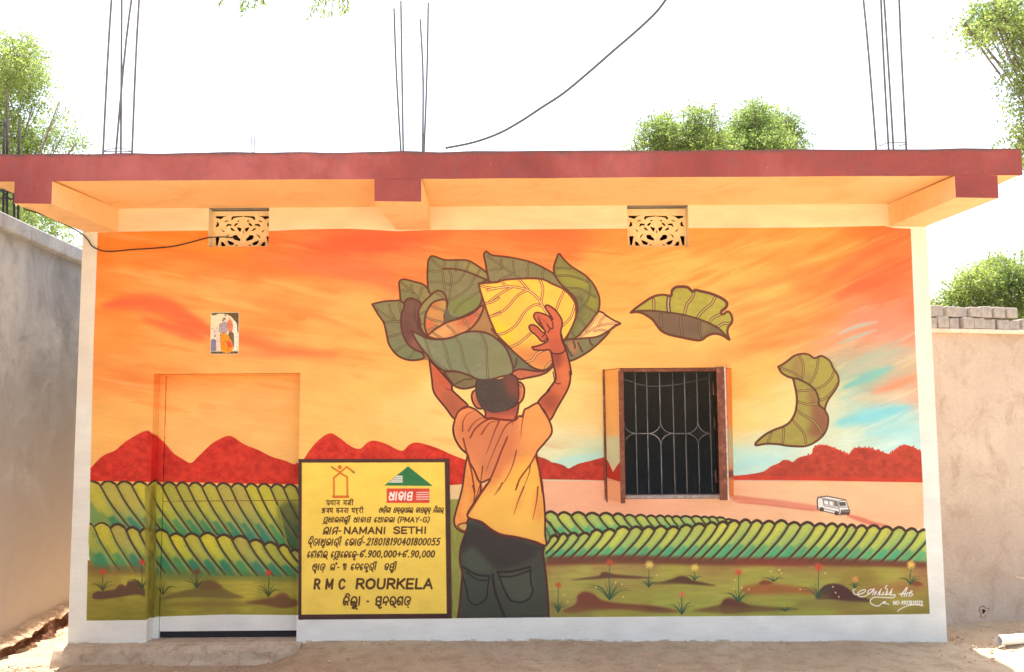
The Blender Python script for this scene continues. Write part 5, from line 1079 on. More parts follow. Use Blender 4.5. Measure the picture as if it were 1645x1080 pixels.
# other walls, inner leaf
SIDE = plaster('side_wall_limewash', lin((236,222,200)), lin((242,230,212)), lin((222,204,180)), 1.2, 60, .3, .005, .3)
for x0, x1 in ((HX0, HX0+.2), (HX1-.2, HX1)):
    MB().box(x0, x1, .002, HD, -.3, ZT).build('side_wall', SIDE, house)
MB().box(HX0+.2, HX1-.2, HD-.2, HD-.002, -.3, ZT).build('back_wall', SIDE, house)
# rooms: linings clear of the front leaf; near-black vent ones hold shade in their colour
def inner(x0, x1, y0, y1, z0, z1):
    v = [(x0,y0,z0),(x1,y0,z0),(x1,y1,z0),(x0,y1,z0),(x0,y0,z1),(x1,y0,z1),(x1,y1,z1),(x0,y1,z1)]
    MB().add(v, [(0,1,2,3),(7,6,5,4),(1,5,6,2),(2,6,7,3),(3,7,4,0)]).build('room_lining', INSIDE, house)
INSIDE_ = INSIDE; INSIDE = plaster('unlit_room_walls', (.5,.52,.53), (.6,.62,.63), None, 1, 20, .1, .002)
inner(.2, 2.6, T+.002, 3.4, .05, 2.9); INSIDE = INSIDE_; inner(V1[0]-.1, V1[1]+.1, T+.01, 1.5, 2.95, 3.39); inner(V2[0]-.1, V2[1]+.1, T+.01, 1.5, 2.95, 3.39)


# roof slab with its eave; front edge maroon, underside apricot, top bare
ex = np.linspace(-3.66, 3.607, 90); yb = 0.0
rs = MB()
tz = [3.578+float(v)*.012 for v in (vnoise(1, 90, 1, 3.0, 401)[0]-.5)]
bz = [3.382+float(v)*.004 for v in (vnoise(1, 90, 1, 4.0, 402)[0]-.5)]
vv = []; ff = []; mi = []
for i, x in enumerate(ex):
    vv += [(x, -.9, bz[i]), (x, -.9, tz[i]), (x, -.84, tz[i]+.004), (x, .0, 3.40), (x, -.86, bz[i]+.012)]
for i in range(len(ex)-1):
    a = i*5; b = a+5
    ff.append((a, b, b+1, a+1)); mi.append(0)
    ff.append((a+1, b+1, b+2, a+2)); mi.append(2)
    ff.append((a+4, b+4, b, a)); mi.append(1)
    ff.append((a+3, b+3, b+4, a+4)); mi.append(1)
n = len(vv); last = (len(ex)-1)*5
vv += [(ex[0], .02, 3.60), (ex[0], .02, 3.40), (ex[-1], .02, 3.60), (ex[-1], .02, 3.40)]
ff += [(0, 1, 2, n, n+1, 3, 4), (last+1, last, last+4, last+3, n+3, n+2, last+2)]; mi += [0, 0]
roof = mk('roof_slab', vv, ff, None, house, mats=[FASCIA, SOFFIT, CONC], mi=mi)
MB().box(-3.66, 3.607, -.838, .02, 3.56, 3.578).box(HX0, HX1, .02, HD, 3.402, 3.598).build('roof_deck', CONC, roof)
# cantilever beams under the eave
def beam(x0, x1, w0, w1, zw=3.214):
    b = MB(); y0, y1 = -.9008, -.001
    b.hexa([(x0,y0,3.226),(x1,y0,3.220),(w1,y1,zw),(w0,y1,zw),(x0,y0,3.3815),(x1,y0,3.3815),(w1,y1,3.399),(w0,y1,3.399)], ms=[1,1,0,1,1,1])
    o = b.build('beam', None, roof, mats=[FASCIA, BEAMP]); return o
beam(-3.442, -3.180, -3.385, -3.112); beam(-.932, -.604, -.892, -.622); beam(3.130, 3.430, 3.046, 3.340)
# plinth at the foot of the left half
pl = MB(); px_ = np.linspace(-3.46, -1.60, 46); pn = vnoise(4, 46, 1, 2.2, 411)-.5
vv = []; ff = []
for i, x in enumerate(px_):
    a, b_, c_ = pn[0][i]*.03, pn[1][i]*.03, pn[2][i]*.03
    vv += [(x, -.001, .018+b_*.3), (x, -.055+a, .006+b_*.5), (x, -.085+a, -.03+c_), (x, -.10+b_, -.09+c_), (x, -.15+c_, -.18)]
for i in range(len(px_)-1):
    for k in range(4):
        a = i*5+k; ff.append((a, a+5, a+6, a+1)[::-1])
ff.append((0,1,2,3,4)); ff.append(tuple((len(px_)-1)*5+k for k in (4,3,2,1,0)))
mk('plinth', vv, ff, PLINTH, house, smooth=False)
MB().box(DX0-.02, DX1+.02, -.02, .4, -.3, .022).build('threshold', PLINTH, house, bevel=.006)
# door leaf set back in its opening
door = MB(); DY = .125
door.box(DX0+.052, DX1-.012, DY, DY+.035, .075, 1.075).box(DX0+.052, DX1-.012, DY, DY+.035, 1.079, DZ1-.012)
dr = door.build('door', MURALM, house); uv_wall(dr, through)
fr = MB().box(DX0+.001, DX0+.048, DY-.012, DY+.05, .024, DZ1-.002).box(DX0+.048, DX1-.001, DY-.010, DY+.05, DZ1-.011, DZ1-.001)
dfm = fr.build('door_frame', MURALM, house); uv_wall(dfm, through)
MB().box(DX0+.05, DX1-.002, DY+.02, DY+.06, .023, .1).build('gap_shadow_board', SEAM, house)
hm = MB()
hm.box(DX0+.06, DX1-.02, DY-.002, DY+.01, 1.0745, 1.0795)
hm.build('door_seam', RUST, dr)

for z in (.45, 1.62):
    uv_wall(MB().tube([(DX0+.056, DY-.008, z-.04), (DX0+.056, DY-.008, z+.04)], .007, 8).build('hinge', MURALM, dr), through)
# ventilators: cast screens with cut-out scrolls
HL = [[(215,330),(330,330),(420,328),(350,345),(295,385),(265,370),(215,362)],[(510,360),(530,335),(690,330),(690,345),(600,355),(545,370),(535,395),(505,390)],[(225,440),(255,480),(250,520),(205,535),(200,520),(215,490)],[(350,440),(380,420),(420,408),(425,425),(380,438)],
[(420,480),(490,485),(490,515),(440,512),(415,535),(400,525)],[(550,510),(570,480),(600,462),(622,475),(600,500),(570,522)],[(612,422),(630,405),(652,420),(632,440)],[(300,575),(370,630),(340,632),(325,615)],[(485,555),(510,560),(570,608),(520,605),(490,585)],
[(612,540),(690,570),(665,630),(640,605),(615,570)],[(400,740),(420,700),(480,678),(440,710),(415,750)],[(530,720),(560,700),(610,705),(625,735),(660,765),(655,800),(610,790),(550,770)],[(430,800),(500,825),(545,855),(510,885),(460,870),(435,830)],[(195,735),(270,735),(235,880),(205,885)],[(300,825),(345,840),(385,900),(310,900)],[(570,900),(600,878),(620,900)]]
def vent(V, dz):
    x0, x1, z0 = V; Y = .095; top = 3.395
    def W(x, z):
        p = at_y(330+x/12, 320+z/12, Y); return (p[0]-V1[0]+V[0], p[2]+dz)
    cu = bpy.data.curves.new('screen', 'CURVE'); cu.dimensions = '2D'; cu.fill_mode = 'BOTH'; cu.extrude = .007
    def spl(pts):
        s = cu.splines.new('POLY'); s.points.add(len(pts)-1); s.use_cyclic_u = True
        for i, p in enumerate(pts): s.points[i].co = (p[0], p[1], 0, 1)
    spl([(x0+.001, z0+.001), (x1-.001, z0+.001), (x1-.001, top), (x0+.001, top)])
    for h in HL:
        for mir in (0, 1):
            pts = [W(1450-x if mir else x, z) for x, z in h]
            pts = [(min(max(a, x0+.012), x1-.012), min(max(c, z0+.008), top-.02)) for a, c in pts]
            mx_, mz_ = sum(p[0] for p in pts)/len(pts), sum(p[1] for p in pts)/len(pts)
            pts = [(mx_+(a-mx_)*1.22, mz_+(c-mz_)*1.22) for a, c in pts]
            pts = [(min(max(a, x0+.008), x1-.008), min(max(c, z0+.006), top-.02)) for a, c in pts]
            if mir: pts = pts[::-1]
            spl(pts)
    spl([W(*p) for p in ((720,610),(740,600),(738,665),(718,665))])
    o = bpy.data.objects.new('tmp', cu); COL.objects.link(o)
    bpy.context.view_layer.update()
    me = bpy.data.meshes.new_from_object(o.evaluated_get(bpy.context.evaluated_depsgraph_get()))
    bpy.data.objects.remove(o)
    me.name = 'ventilator'; me.materials.clear(); me.materials.append(VENTP)
    for v in me.vertices: x, y, z = v.co; v.co = (x, Y+z+.007, y)
    ob = bpy.data.objects.new('ventilator', me); COL.objects.link(ob); ob.parent = house
    return ob
tag(vent(V1, 0.0), 'cream scroll-cut vent screen above the door, with the cable entering it'); tag(vent(V2, -.018), 'cream scroll-cut vent screen above the window')

# window: frame, grille, two splayed leaves
win = MB()
fw = .027; Y0, Y1 = -.006, .05
win.box(NX0+.002, NX0+fw, Y0, Y1, NZ0+.002, NZ1-.002).box(NX1-fw, NX1-.002, Y0, Y1, NZ0+.002, NZ1-.002)
win.box(NX0+fw, NX1-fw, Y0+.002, Y1, NZ1-fw-.004, NZ1-.002)
window = win.build('window', RUST, house, bevel=.003)
tag(window, 'barred window with rusty steel frame and dark room behind')
MB().box(NX0+fw, NX1-fw, Y0+.002, Y1+.04, NZ0+.002, NZ0+.03).build('sill', plain('worn_sill', (.34,.3,.28), .8, .2, .4, 40), window, bevel=.003)
gy_ = .055
def wpt(zx, zy):
    p = at_y(950+zx/4.156, 570+zy/4.156, gy_); return (p[0], gy_, p[2])
ztop, zbot = NZ1-fw, NZ0+.03
def bar(pts, r=.0034): MB().tube(pts, r, 8).build('grille_bar', GRILLE, window, smooth=True)
for zx in (299, 376, 550, 630, 797):
    x = wpt(zx, 520)[0]; bar([(x, gy_, ztop), (x, gy_, zbot)])
def sym(xc, xl, xr):
    c = wpt(xc, 526); l = wpt(xl, 526)[0]; r_ = wpt(xr, 526)[0]; zc = c[2]; x = c[0]; s = .088
    bar([(x, gy_-.006, ztop), (x, gy_-.006, zc+s)]); bar([(x, gy_-.006, zc-s), (x, gy_-.006, zbot)])
    for sg in (1, -1):
        for xe in (l, r_):
            pts = []
            for k in range(9):
                t = k/8*math.pi/2
                pts.append((xe+(x-xe)*(math.sin(t)), gy_-.006, zc+sg*s*(1-math.cos(t))))
            bar(pts, .0034)
sym(462, 376, 550); sym(712, 630, 797)
sym0 = wpt(299, 526); l0 = wpt(299, 526)[0]; xL = NX0+fw+.004
for sg in (1, -1):
    bar([(l0+(xL-l0)*math.sin(k/8*math.pi/2), gy_-.006, sym0[2]+sg*.088*(1-math.cos(k/8*math.pi/2))) for k in range(9)], .0034)
for a, b in ((299, 376), (550, 630)):
    bar([wpt(a, 526), wpt(b, 526)], .0034)
MB().tube(smoothpath([(NX0+.03, .12, 2.02), (1.1, .12, 1.96), (1.3, .12, 1.965), (1.45, .12, 1.99), (1.6, .12, 2.02)], 5), .0022, 5).build('sagging_cord', GRILLE, window, smooth=True)
def leafpanel(xw, xf, yf, z0w, z1w, z0f, z1f, tk=.012):
    d = Vector((xf-xw, yf, 0)).normalized(); nrm = Vector((-d.y, d.x, 0))*tk
    p = [Vector((xw, -.002, z0w)), Vector((xf, yf, z0f)), Vector((xf, yf, z0f))+nrm, Vector((xw, -.002, z0w))+nrm]
    q = [Vector((xw, -.002, z1w)), Vector((xf, yf, z1f)), Vector((xf, yf, z1f))+nrm, Vector((xw, -.002, z1w))+nrm]
    o = MB().hexa(p+q).build('shutter', MURALM, window); uv_wall(o, through); return o
sl = leafpanel(.744, .838, -.215, 1.078, 2.078, 1.082, 2.066)
tag(sl, 'left window leaf carrying the mural across')
MB().box(.735, .748, -.02, -.0055, 1.075, 2.08).build('dark_strip', RUST, sl)  # thin dark strip at the wall end of the left leaf
MB().box(.832, .866, -.232, -.214, 1.068, 2.068).build('shutter_edge', RUST, sl, bevel=.002)
sr = leafpanel(1.742, 1.652, -.2, 1.085, 2.085, 1.086, 2.076)
tag(sr, 'right window leaf seen almost edge-on')
e = MB().box(1.582, 1.640, -.218, -.199, 1.085, 2.092).build('shutter_edge', RUST, sr, bevel=.002)
MB().box(1.641, 1.652, -.216, -.201, 1.086, 2.09).build('worn_edge_strip', plain('chipped_white', (.6,.5,.44), .8, .2, .4, 30), sr)
for z in (1.88, 1.62, 1.22):
    MB().tube([(1.56, -.19, z+.09), (1.56, -.19, z), (1.584, -.19, z)], .004, 6).build('latch_hook', RUST, sr, smooth=True)

# the mural as sheets a hair proud of the plaster, so that its figures can be told apart
mural = None
xm = [-3.262, 3.262, DX0, DX1, NX0, NX1, V1[0], V1[1], V2[0], V2[1]]; zm = [.215, 3.195, DZ1, NZ0, NZ1, V1[2], V2[2]]
v2, f2 = cut_sheet(xm, zm, HOLES)
# the left and right borders of the painting follow the tapering strips
mural = mk('mural', [(x, -.0012, z) for x, z in v2], f2, MURALM, house); uv_wall(mural)
tag(mural, 'painted sunset landscape with fields, hills and a leaf carrier')
def clip_poly(p, inside, cut):
    out = []
    for i in range(len(p)):
        a, b = p[i-1], p[i]
        ia, ib = inside(a), inside(b)
        if ia != ib: out.append(cut(a, b))
        if ib: out.append(b)
    return out
def outside_box(poly, box):
    """split a polygon into the pieces lying outside an opening"""
    x0, x1, z0, z1 = box; res = []
    def half(p, ax, v, keep_less):
        ins = (lambda q: q[ax] <= v) if keep_less else (lambda q: q[ax] >= v)
        def cut(a, b):
            t = (v-a[ax])/(b[ax]-a[ax]); return (a[0]+(b[0]-a[0])*t, a[1]+(b[1]-a[1])*t)
        return clip_poly(p, ins, cut) if p else []
    res.append(half(poly, 0, x0, True)); res.append(half(poly, 0, x1, False))
    mid = half(half(poly, 0, x0, False), 0, x1, True)
    res.append(half(mid, 1, z0, True)); res.append(half(mid, 1, z1, False))
    return [r for r in res if len(r) > 2]
lift = .0024
for nm, q, lb in SHAPES:
    w = WP(q); pts = [(WX0+a/PPM, WZ1-b/PPM) for a, b in w]
    x_ = [p[0] for p in pts]
    pts = [(min(max(a, -3.262), 3.262), max(c, .205 if a > -1 else .19)) for a, c in pts]
    polys = [pts]
    for hb in HOLES[:2]:
        if min(x_) < hb[1] and max(x_) > hb[0]:
            polys = [r for p in polys for r in outside_box(p, hb)]
    for p in polys:
        vv = []; ff = []
        from mathutils.geometry import tessellate_polygon
        n0 = len(vv); P3 = [Vector((a, 0, c)) for a, c in p]
        tri = tessellate_polygon([P3])
        vv += [(a, -lift, c) for a, c in p]; 
        for t in tri:
            a, b, c = (P3[k] for k in t)
            nrm = (b-a).cross(c-a)
            if nrm.length < 1e-9: continue
            ff.append(tuple(k+n0 for k in (t if nrm.y < 0 else t[::-1])))
        o = mk(nm, vv, ff, MURALM, mural); uv_wall(o); tag(o, lb)
    lift += .0006

# ------------------------------------------------------------------ reinforcement rods left standing on the roof
DARKBAR = plain('dark_bar', (.03,.024,.022), .8, .2)  # near-black tone for the far-left rods
def rod(pts, r=.0085, parent=None, name='rebar', mat=None):
    return MB().tube([tuple(p) for p in pts], r, 6).build(name, mat or REBAR, parent or house, smooth=True)
def up(px, py, Y): return tuple(at_y(px, py, Y))
def cluster(rods, tie, reach=True):
    for (b, t, Y) in rods:
        B = up(b[0], b[1], Y); Tt = up(t[0], t[1], Y); k = (5.9-B[2])/(Tt[2]-B[2]) if reach else 1.0
        mid = tuple((B[i]+(Tt[i]-B[i])*k*.5)+(random.uniform(-.02, .02) if i == 0 else 0) for i in range(3))
        top = tuple(B[i]+(Tt[i]-B[i])*k for i in range(3))
        B = (B[0]-(Tt[0]-B[0])*.03, B[1], 3.55)
        rod(smoothpath([B, mid, top], 5))
    if tie: rod(tie, .0045, house, 'stirrup')
cluster([((165,243),(181,0),.1), ((183,245),(214,0),.28), ((196,244),(196,0),.3), ((212,243),(226,0),.12)],
        [up(165,243,.1), up(184,238,.28), up(197,238,.3), up(213,244,.12), up(196,243,.1), up(165,244,.1)])
cluster([((648,237),(633,13),.2), ((649,236),(644,1),.1), ((678,237),(675,30),.12), ((679,236),(688,4),.22)], None, False)
cluster([((1409,236),(1385,0),.1), ((1428,236),(1417,0),.3), ((1436,236),(1420,0),.25), ((1456,236),(1446,0),.12)],
        [up(1411,235,.1), up(1427,229,.3), up(1455,229,.3), up(1457,231,.12), up(1443,235,.1)])
for b, t in (((405,243),(404,217)), ((408,243),(409,218))):
    rod([tuple(at_y(b[0], b[1]+3, .15)), tuple(at_y(t[0], t[1], .15))], .004)

# ------------------------------------------------------------------ wires
tag(MB().tube(smoothpath([up(716,238,.0), up(760,229,-.1), up(800,215,-.2), up(835,196,-.3), up(870,173,-.4), up(905,150,-.5), up(945,117,-.6), up(985,82,-.7), up(1020,52,-.8), up(1050,24,-.9), up(1068,2,-1.0), up(1085,-25,-1.1), up(1120,-90,-1.3)], 6), .0095, 6).build('overhead_wire', WIREG, smooth=True),
    'grey wire sagging from the roof edge up and out to the right', 'wire')
cb = [(-3.47,-.60,3.222-.012)]
tag(MB().tube(smoothpath([up(40,336,-.8), up(70,346,-.55), up(100,359,-.25), up(126,372,-.03), up(140,384,-.02), up(150,397,-.02), up(172,404,-.018), up(215,401,-.016), (at_y(270,397,-.016)), (at_y(300,391,-.016)), (at_y(330,383,-.018)), (at_y(345,381,-.01)), (at_y(362,381,.06)), (at_y(384,383,.12))], 8), .0052, 6).build('power_cable', BLACK, smooth=True),
    'thin black cable looping from the eave corner into the left vent', 'cable')

# ------------------------------------------------------------------ poster above the door
def paint_poster():
    P0, P1 = (337.5, 501.5), (384.5, 569.5); K = 6
    w, h = int((P1[0]-P0[0])*K), int((P1[1]-P0[1])*K)
    c = Canvas(w, h, lambda p: (np.asarray(p, float).reshape(-1, 2)-np.array([240,180]))*np.array([w/505., h/750.]), w/505.)
    c.a[:] = np.array([236,222,192], np.float32)/255
    c.a *= (1+.1*(vnoise(h, w, 9, 9, 501)-.5))[..., None]
    c.fill([(560,180),(745,180),(745,540),(700,480),(660,340),(600,260),(540,230)], (104,84,56), tex=(.6, 5, 5, 502))
    c.fill([(250,185),(560,185),(540,225),(400,205),(280,240)], (110,94,62), tex=(.6, 4, 6, 503))
    c.fill([(240,880),(745,880),(745,930),(240,930)], (96,86,58), smooth=False, tex=(.8, 4, 6, 504))
    c.fill([(240,690),(300,660),(380,720),(370,850),(240,860)], (126,124,150), tex=(.8, 5, 6, 505))
    c.fill([(640,340),(700,380),(720,560),(740,700),(710,840),(670,850),(650,720),(640,560)], (226,230,222), tex=(.2, 6, 6, 506))
    c.fill([(560,560),(650,560),(660,800),(600,820)], (120,96,70), tex=(.5, 6, 6, 507))
    c.fill([(290,500),(330,480),(350,520),(340,600),(310,660),(290,580)], (224,200,196), tex=(.3, 5, 5, 508))
    c.fill([(350,600),(400,580),(410,720),(390,850),(350,850)], (232,206,196), tex=(.3, 5, 5, 509))
    c.fill([(400,400),(470,350),(530,360),(545,480),(520,570),(430,570),(390,500)], (176,160,172), tex=(.4, 5, 5, 510))
    c.fill([(530,400),(560,320),(610,330),(640,440),(620,520),(560,530)], (226,130,96), tex=(.4, 5, 5, 511))
    c.fill([(420,580),(500,560),(560,600),(640,760),(620,890),(500,900),(430,840)], (238,148,40), tex=(.4, 6, 5, 512))
    c.fill([(540,700),(610,720),(620,800),(550,800)], (224,90,52), soft=8)
    for p, q, col in (((480,300),26,(150,116,112)), ((575,300),24,(226,180,150)), ((500,238),12,(60,48,42)), ((455,330),14,(60,60,70)), ((270,470),9,(50,44,40)), ((355,465),9,(50,44,40)), ((320,605),12,(50,44,40)), ((590,480),14,(236,170,140)), ((420,590),12,(60,48,42))):
        c.stroke([p, (p[0]+1, p[1])], q*2, col, .95, smooth=False)
    for k in range(26):
        x = random.uniform(380, 640); y = random.uniform(360, 880); c.stroke([(x, y), (x+random.uniform(-30, 30), y+random.uniform(10, 60))], 7, random.choice([(250,220,170),(120,80,60),(214,110,50),(240,190,90)]), .55)
    c.stroke([(246,186),(740,186),(740,925),(246,925),(246,186)], 9, (250,236,206), .9, smooth=False)
    im = to_image('poster_print', np.clip(c.a, 0, 1))
    a, b = at_y(337.5, 569.5, -.004), at_y(384.5, 501.5, -.004)
    x0, x1, z0, z1 = a[0], b[0], a[2], b[2]
    o = MB().box(x0, x1, -.006, -.003, z0, z1).build('poster', picture('poster_paper', im, (.95,.95,.9), .03, .5))
    uvl = o.data.uv_layers.new(name='UVMap')
    for lp in o.data.loops:
        q = o.data.vertices[lp.vertex_index].co; uvl.data[lp.index].uv = ((q.x-x0)/(x1-x0), (q.z-z0)/(z1-z0))
    tag(o, 'small colour print of robed figures and a white cow pasted above the door', 'poster')
paint_poster()

# ------------------------------------------------------------------ grey house on the left
LB = empty('grey_house', (-4.09, .13, -.1)); tag(LB, 'plain grey cement building with a flat slab roof on the left', 'building')
dirv = Vector((-.073, .9973, 0)); nr = Vector((.9973, .073, 0))     # along the wall, outward
A = Vector((-4.076, .0, 0))
def along(s, off, z): p = A+dirv*s+nr*off; return (p.x, p.y, z)
def slab(s0, s1, o0, o1, z0, z1): return [along(s0,o0,z0), along(s0,o1,z0), along(s1,o1,z0), along(s1,o0,z0), along(s0,o0,z1), along(s0,o1,z1), along(s1,o1,z1), along(s1,o0,z1)]
MB().hexa(slab(-2.6, 7, -3.6, 0, -.3, 3.235)).build('wall', GREYWALL, LB)
MB().hexa(slab(-2.75, 7.2, -3.7, .075, 3.236, 3.365)).build('roof_slab', COPING, LB, bevel=.012)
MB().hexa(slab(-2.6, .03, .001, .02, 1.45, 2.95)).build('wall_band', TANWALL, LB, bevel=.004)
# crumbling footing along its base
ss = np.linspace(-2.6, 3.4, 170); fn_ = vnoise(6, 170, 1, 3.5, 601)-.5; fm = vnoise(6, 170, 1, 1.4, 602)-.5
vv = []; ff = []
for i, s in enumerate(ss):
    h = lambda k, a: float(fn_[k][i])*a+float(fm[k][i])*a*.8
    vv += [along(s, .0, .0+h(0,.02)), along(s, .06+h(1,.03), -.012+h(0,.03)), along(s, .105+h(2,.06), -.045+h(3,.04)), along(s, .085+h(4,.08), -.10+h(5,.04)), along(s, .13+h(1,.09), -.16+h(2,.03)), along(s, .24+h(3,.1), -.27)]
for i in range(len(ss)-1):
    for k in range(5): a = i*6+k; ff.append((a, a+1, a+7, a+6))
mk('footing', vv, ff, None, LB, mats=[FOOT, FOOTD], mi=[1 if k in (2, 3) else 0 for i in range(len(ss)-1) for k in range(5)])
# rods and mesh on its roof, seen past the eave
RC_ = empty('rebar_cage', tuple(at_y(18, 345, 1.3))); tag(RC_, 'dark column rods and ties standing on the grey house roof at the far left', 'rebar')
for b, t in (((5,352),(7,192)), ((11,352),(12,187)), ((29,356),(31,194)), ((23,356),(22,300))):
    rod([tuple(at_y(b[0], b[1], 1.3)), tuple(at_y(t[0], t[1], 1.3))], .011, RC_, 'rebar', DARKBAR)
for a, b in (((-6,306),(20,309)), ((-6,318),(21,320)), ((-4,300),(18,322))):
    rod([tuple(at_y(a[0], a[1], 1.28)), tuple(at_y(b[0], b[1], 1.28))], .008, RC_, 'stirrup', DARKBAR)

# ------------------------------------------------------------------ tan building on the right, blocks drying on its parapet
RB = empty('tan_house', (4.6, .9, -.05)); tag(RB, 'low tan plastered building with a short parapet of concrete blocks on the right', 'building')
q0 = Vector((3.05, .68, 0)); q1 = Vector((8.6, 2.05, 0)); rd = (q1-q0).normalized(); rn = Vector((rd.y, -rd.x, 0))
def alr(s, off, z): p = q0+rd*s+rn*off; return (p.x, p.y, z)
def rslab(s0, s1, o0, o1, z0, z1, dz=0): return [alr(s0,o1,z0), alr(s1,o1,z0+dz), alr(s1,o0,z0+dz), alr(s0,o0,z0), alr(s0,o1,z1), alr(s1,o1,z1+dz), alr(s1,o0,z1+dz), alr(s0,o0,z1)]
MB().hexa(rslab(0, 5.7, -3.2, 0, -.3, 2.435)).build('wall', TANWALL, RB)
MB().hexa(rslab(0, 5.7, -3.24, .05, 2.436, 2.475)).build('roof_ledge', LEDGEP, RB, bevel=.008)
bm_ = MB().box(-.062, .062, -.1, .1, 0, .098).build('block', BLOCK, None, bevel=.009, loc=(0,0,0))
COL.objects.unlink(bm_)
pr = RB
def blocks(s0, n, z, w=.131, jig=.014):
    for k in range(n):
        o = bm_.copy(); COL.objects.link(o); o.parent = RB; o.name = 'block'
        s = s0+k*w; p = Vector(alr(s, -.07+random.uniform(-jig, jig)*1.5, z+random.uniform(0, .004)))
        o.location = p-RB.location; o.rotation_euler = (random.uniform(-.02, .02), random.uniform(-.03, .03), math.atan2(rd.y, rd.x)+random.uniform(-.13, .13))
        o.scale = (random.uniform(.9, 1.0), random.uniform(.86, 1.04), random.uniform(.88, 1.06))
blocks(.42, 22, 2.476); blocks(.78, 7, 2.582)
# heap of rough mortar at the corner of the stack
# hole knocked in the wall near the ground
hp = at_y(1587, 985, .9)
def hole():
    n = 16; c = Vector(alr((Vector((hp[0], hp[1], 0))-q0).dot(rd), .0, float(hp[2])+.005)); vv = []; ff = []
    rr = [(.046, .004), (.036, -.004), (.0, -.03)]
    for r_, o in rr[:2]:
        for k in range(n):
            a = k/n*6.283; q = r_*(1+.25*math.sin(a*3+1)+.15*math.sin(a*5)); vv.append(c+rd*math.cos(a)*q+Vector((0,0,1))*math.sin(a)*q*1.05+rn*(o+.003))
    vv.append(c+rn*.001)
    for k in range(n): ff.append((k, (k+1) % n, n+(k+1) % n, n+k)); ff.append((n+k, n+(k+1) % n, 2*n))
    m = [0 if len(f) == 4 else 1 for f in ff]
    mk('drain_hole', vv, ff, None, RB, mats=[FOOT, SEAM], mi=m)
hole()
# ------------------------------------------------------------------ pipe, stones and chips on the ground
pa = at_z(1604, 1029, .03); pb = at_z(1700, 1022, .03)
pd = (Vector(pb)-Vector(pa)).normalized()
pv = MB().tube([Vector(pa)+pd*t for t in (0, .05, .6, 1.2)], .038, 16, cap=False).tube([Vector(pa)+pd*t for t in (1.2, .6, .05, 0)], .033, 16, cap=False)
tag(pv.build('pipe', PIPEM, smooth=True), 'white plastic pipe lying on the earth at the bottom right', 'pipe')
def rock(r, seed):
    rnd = random.Random(seed); bm = bmesh.new(); bmesh.ops.create_icosphere(bm, subdivisions=1, radius=r)
    for v in bm.verts: v.co *= rnd.uniform(.7, 1.2); v.co.z *= .65
    me = bpy.data.meshes.new('r'); bm.to_mesh(me); bm.free()
    return [tuple(v.co) for v in me.vertices], [tuple(p.vertices) for p in me.polygons]
STONEM = plaster('rubble', lin((176,140,110)), lin((226,196,164)), lin((130,92,68)), 14, 60, .6, .006)
rk = [rock(1, k) for k in range(6)]; st = MB()
def scatter(n, fx, fy, r0, r1):
    for _ in range(n):
        x, y = fx(), fy(x) if callable(fy) and fy.__code__.co_argcount else fy(); r = r0+(r1-r0)*random.random()**3
        v, f = rk[random.randrange(6)]; a = random.uniform(0, 6.28); z = gz(x, y)
        st.add([(x+(p[0]*math.cos(a)-p[1]*math.sin(a))*r, y+(p[0]*math.sin(a)+p[1]*math.cos(a))*r, z+p[2]*r+r*.25) for p in v], f)
U = random.uniform
scatter(520, lambda: U(-4.15, -3.4), lambda: U(-.9, 2.6), .003, .022)
scatter(260, lambda: U(-3.9, -3.4), lambda: U(-.2, .9), .004, .026)
scatter(420, lambda: U(3.36, 4.6), lambda: U(-.9, .8), .003, .018)
scatter(520, lambda: U(-3.4, 3.4), lambda: U(-1.0, -.12), .002, .012)
scatter(200, lambda: U(-3.4, -1.6), lambda: U(-.3, -.14), .003, .012)
scatter(500, lambda: U(-1.6, 3.4), lambda: U(-.1, -.015), .002, .009)
scatter(240, lambda: U(-3.4, 3.5), lambda: U(-.95, -.3), .004, .018)
tag(st.build('rubble', STONEM), kind='stuff')
twg = at_z(1560, 1040, -.01)
tw = MB()
for k in range(60):
    x, y = (U(3.4, 4.4), U(-.6, .6)) if k % 2 else (U(-4.0, -3.4), U(-.7, 1.6)); a = U(0, 3.14); l = U(.012, .04); z = gz(x, y)+.012
    tw.tube([(x, y, z), (x+math.cos(a)*l, y+math.sin(a)*l, z+.004)], .0018, 4)
tag(tw.build('dry_litter', plain('dry_twigs', lin((96,66,46)), .9, .1)), kind='stuff')
tb = at_y(1634, 929, .9); 
tag(MB().tube(smoothpath([(tb[0], .93, tb[2]+.01), (tb[0]+.06, .98, tb[2]-.01), (tb[0]+.2, 1.0, tb[2]-.03)], 4), [.007]*8+[.006], 6).build('peg', plain('pale_stick', lin((240,214,180)), .8, .2), smooth=True),
    'pale stick poking out of the tan wall at the right edge', 'stick')

# ------------------------------------------------------------------ trees
def leafmat(name, c1, c2):
    def f(nt, b):
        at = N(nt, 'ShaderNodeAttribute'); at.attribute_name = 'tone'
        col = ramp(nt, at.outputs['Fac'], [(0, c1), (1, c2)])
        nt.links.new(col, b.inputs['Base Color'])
        tr = N(nt, 'ShaderNodeBsdfTranslucent'); nt.links.new(mixc(nt, 1.0, col, (1.35, 1.45, .9), 'MULTIPLY'), tr.inputs[0])
        mx = N(nt, 'ShaderNodeMixShader'); mx.inputs[0].default_value = .55
        out = [n for n in nt.nodes if n.type == 'OUTPUT_MATERIAL'][0]
        nt.links.new(b.outputs[0], mx.inputs[1]); nt.links.new(tr.outputs[0], mx.inputs[2]); nt.links.new(mx.outputs[0], out.inputs[0])
    return material(name, f, .5, .4)
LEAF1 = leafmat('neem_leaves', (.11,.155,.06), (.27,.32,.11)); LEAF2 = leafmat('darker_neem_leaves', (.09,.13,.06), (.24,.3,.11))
BARK = plaster('bark', (.2,.17,.15), (.32,.27,.23), (.16,.13,.11), 9, 40, .9, .02)
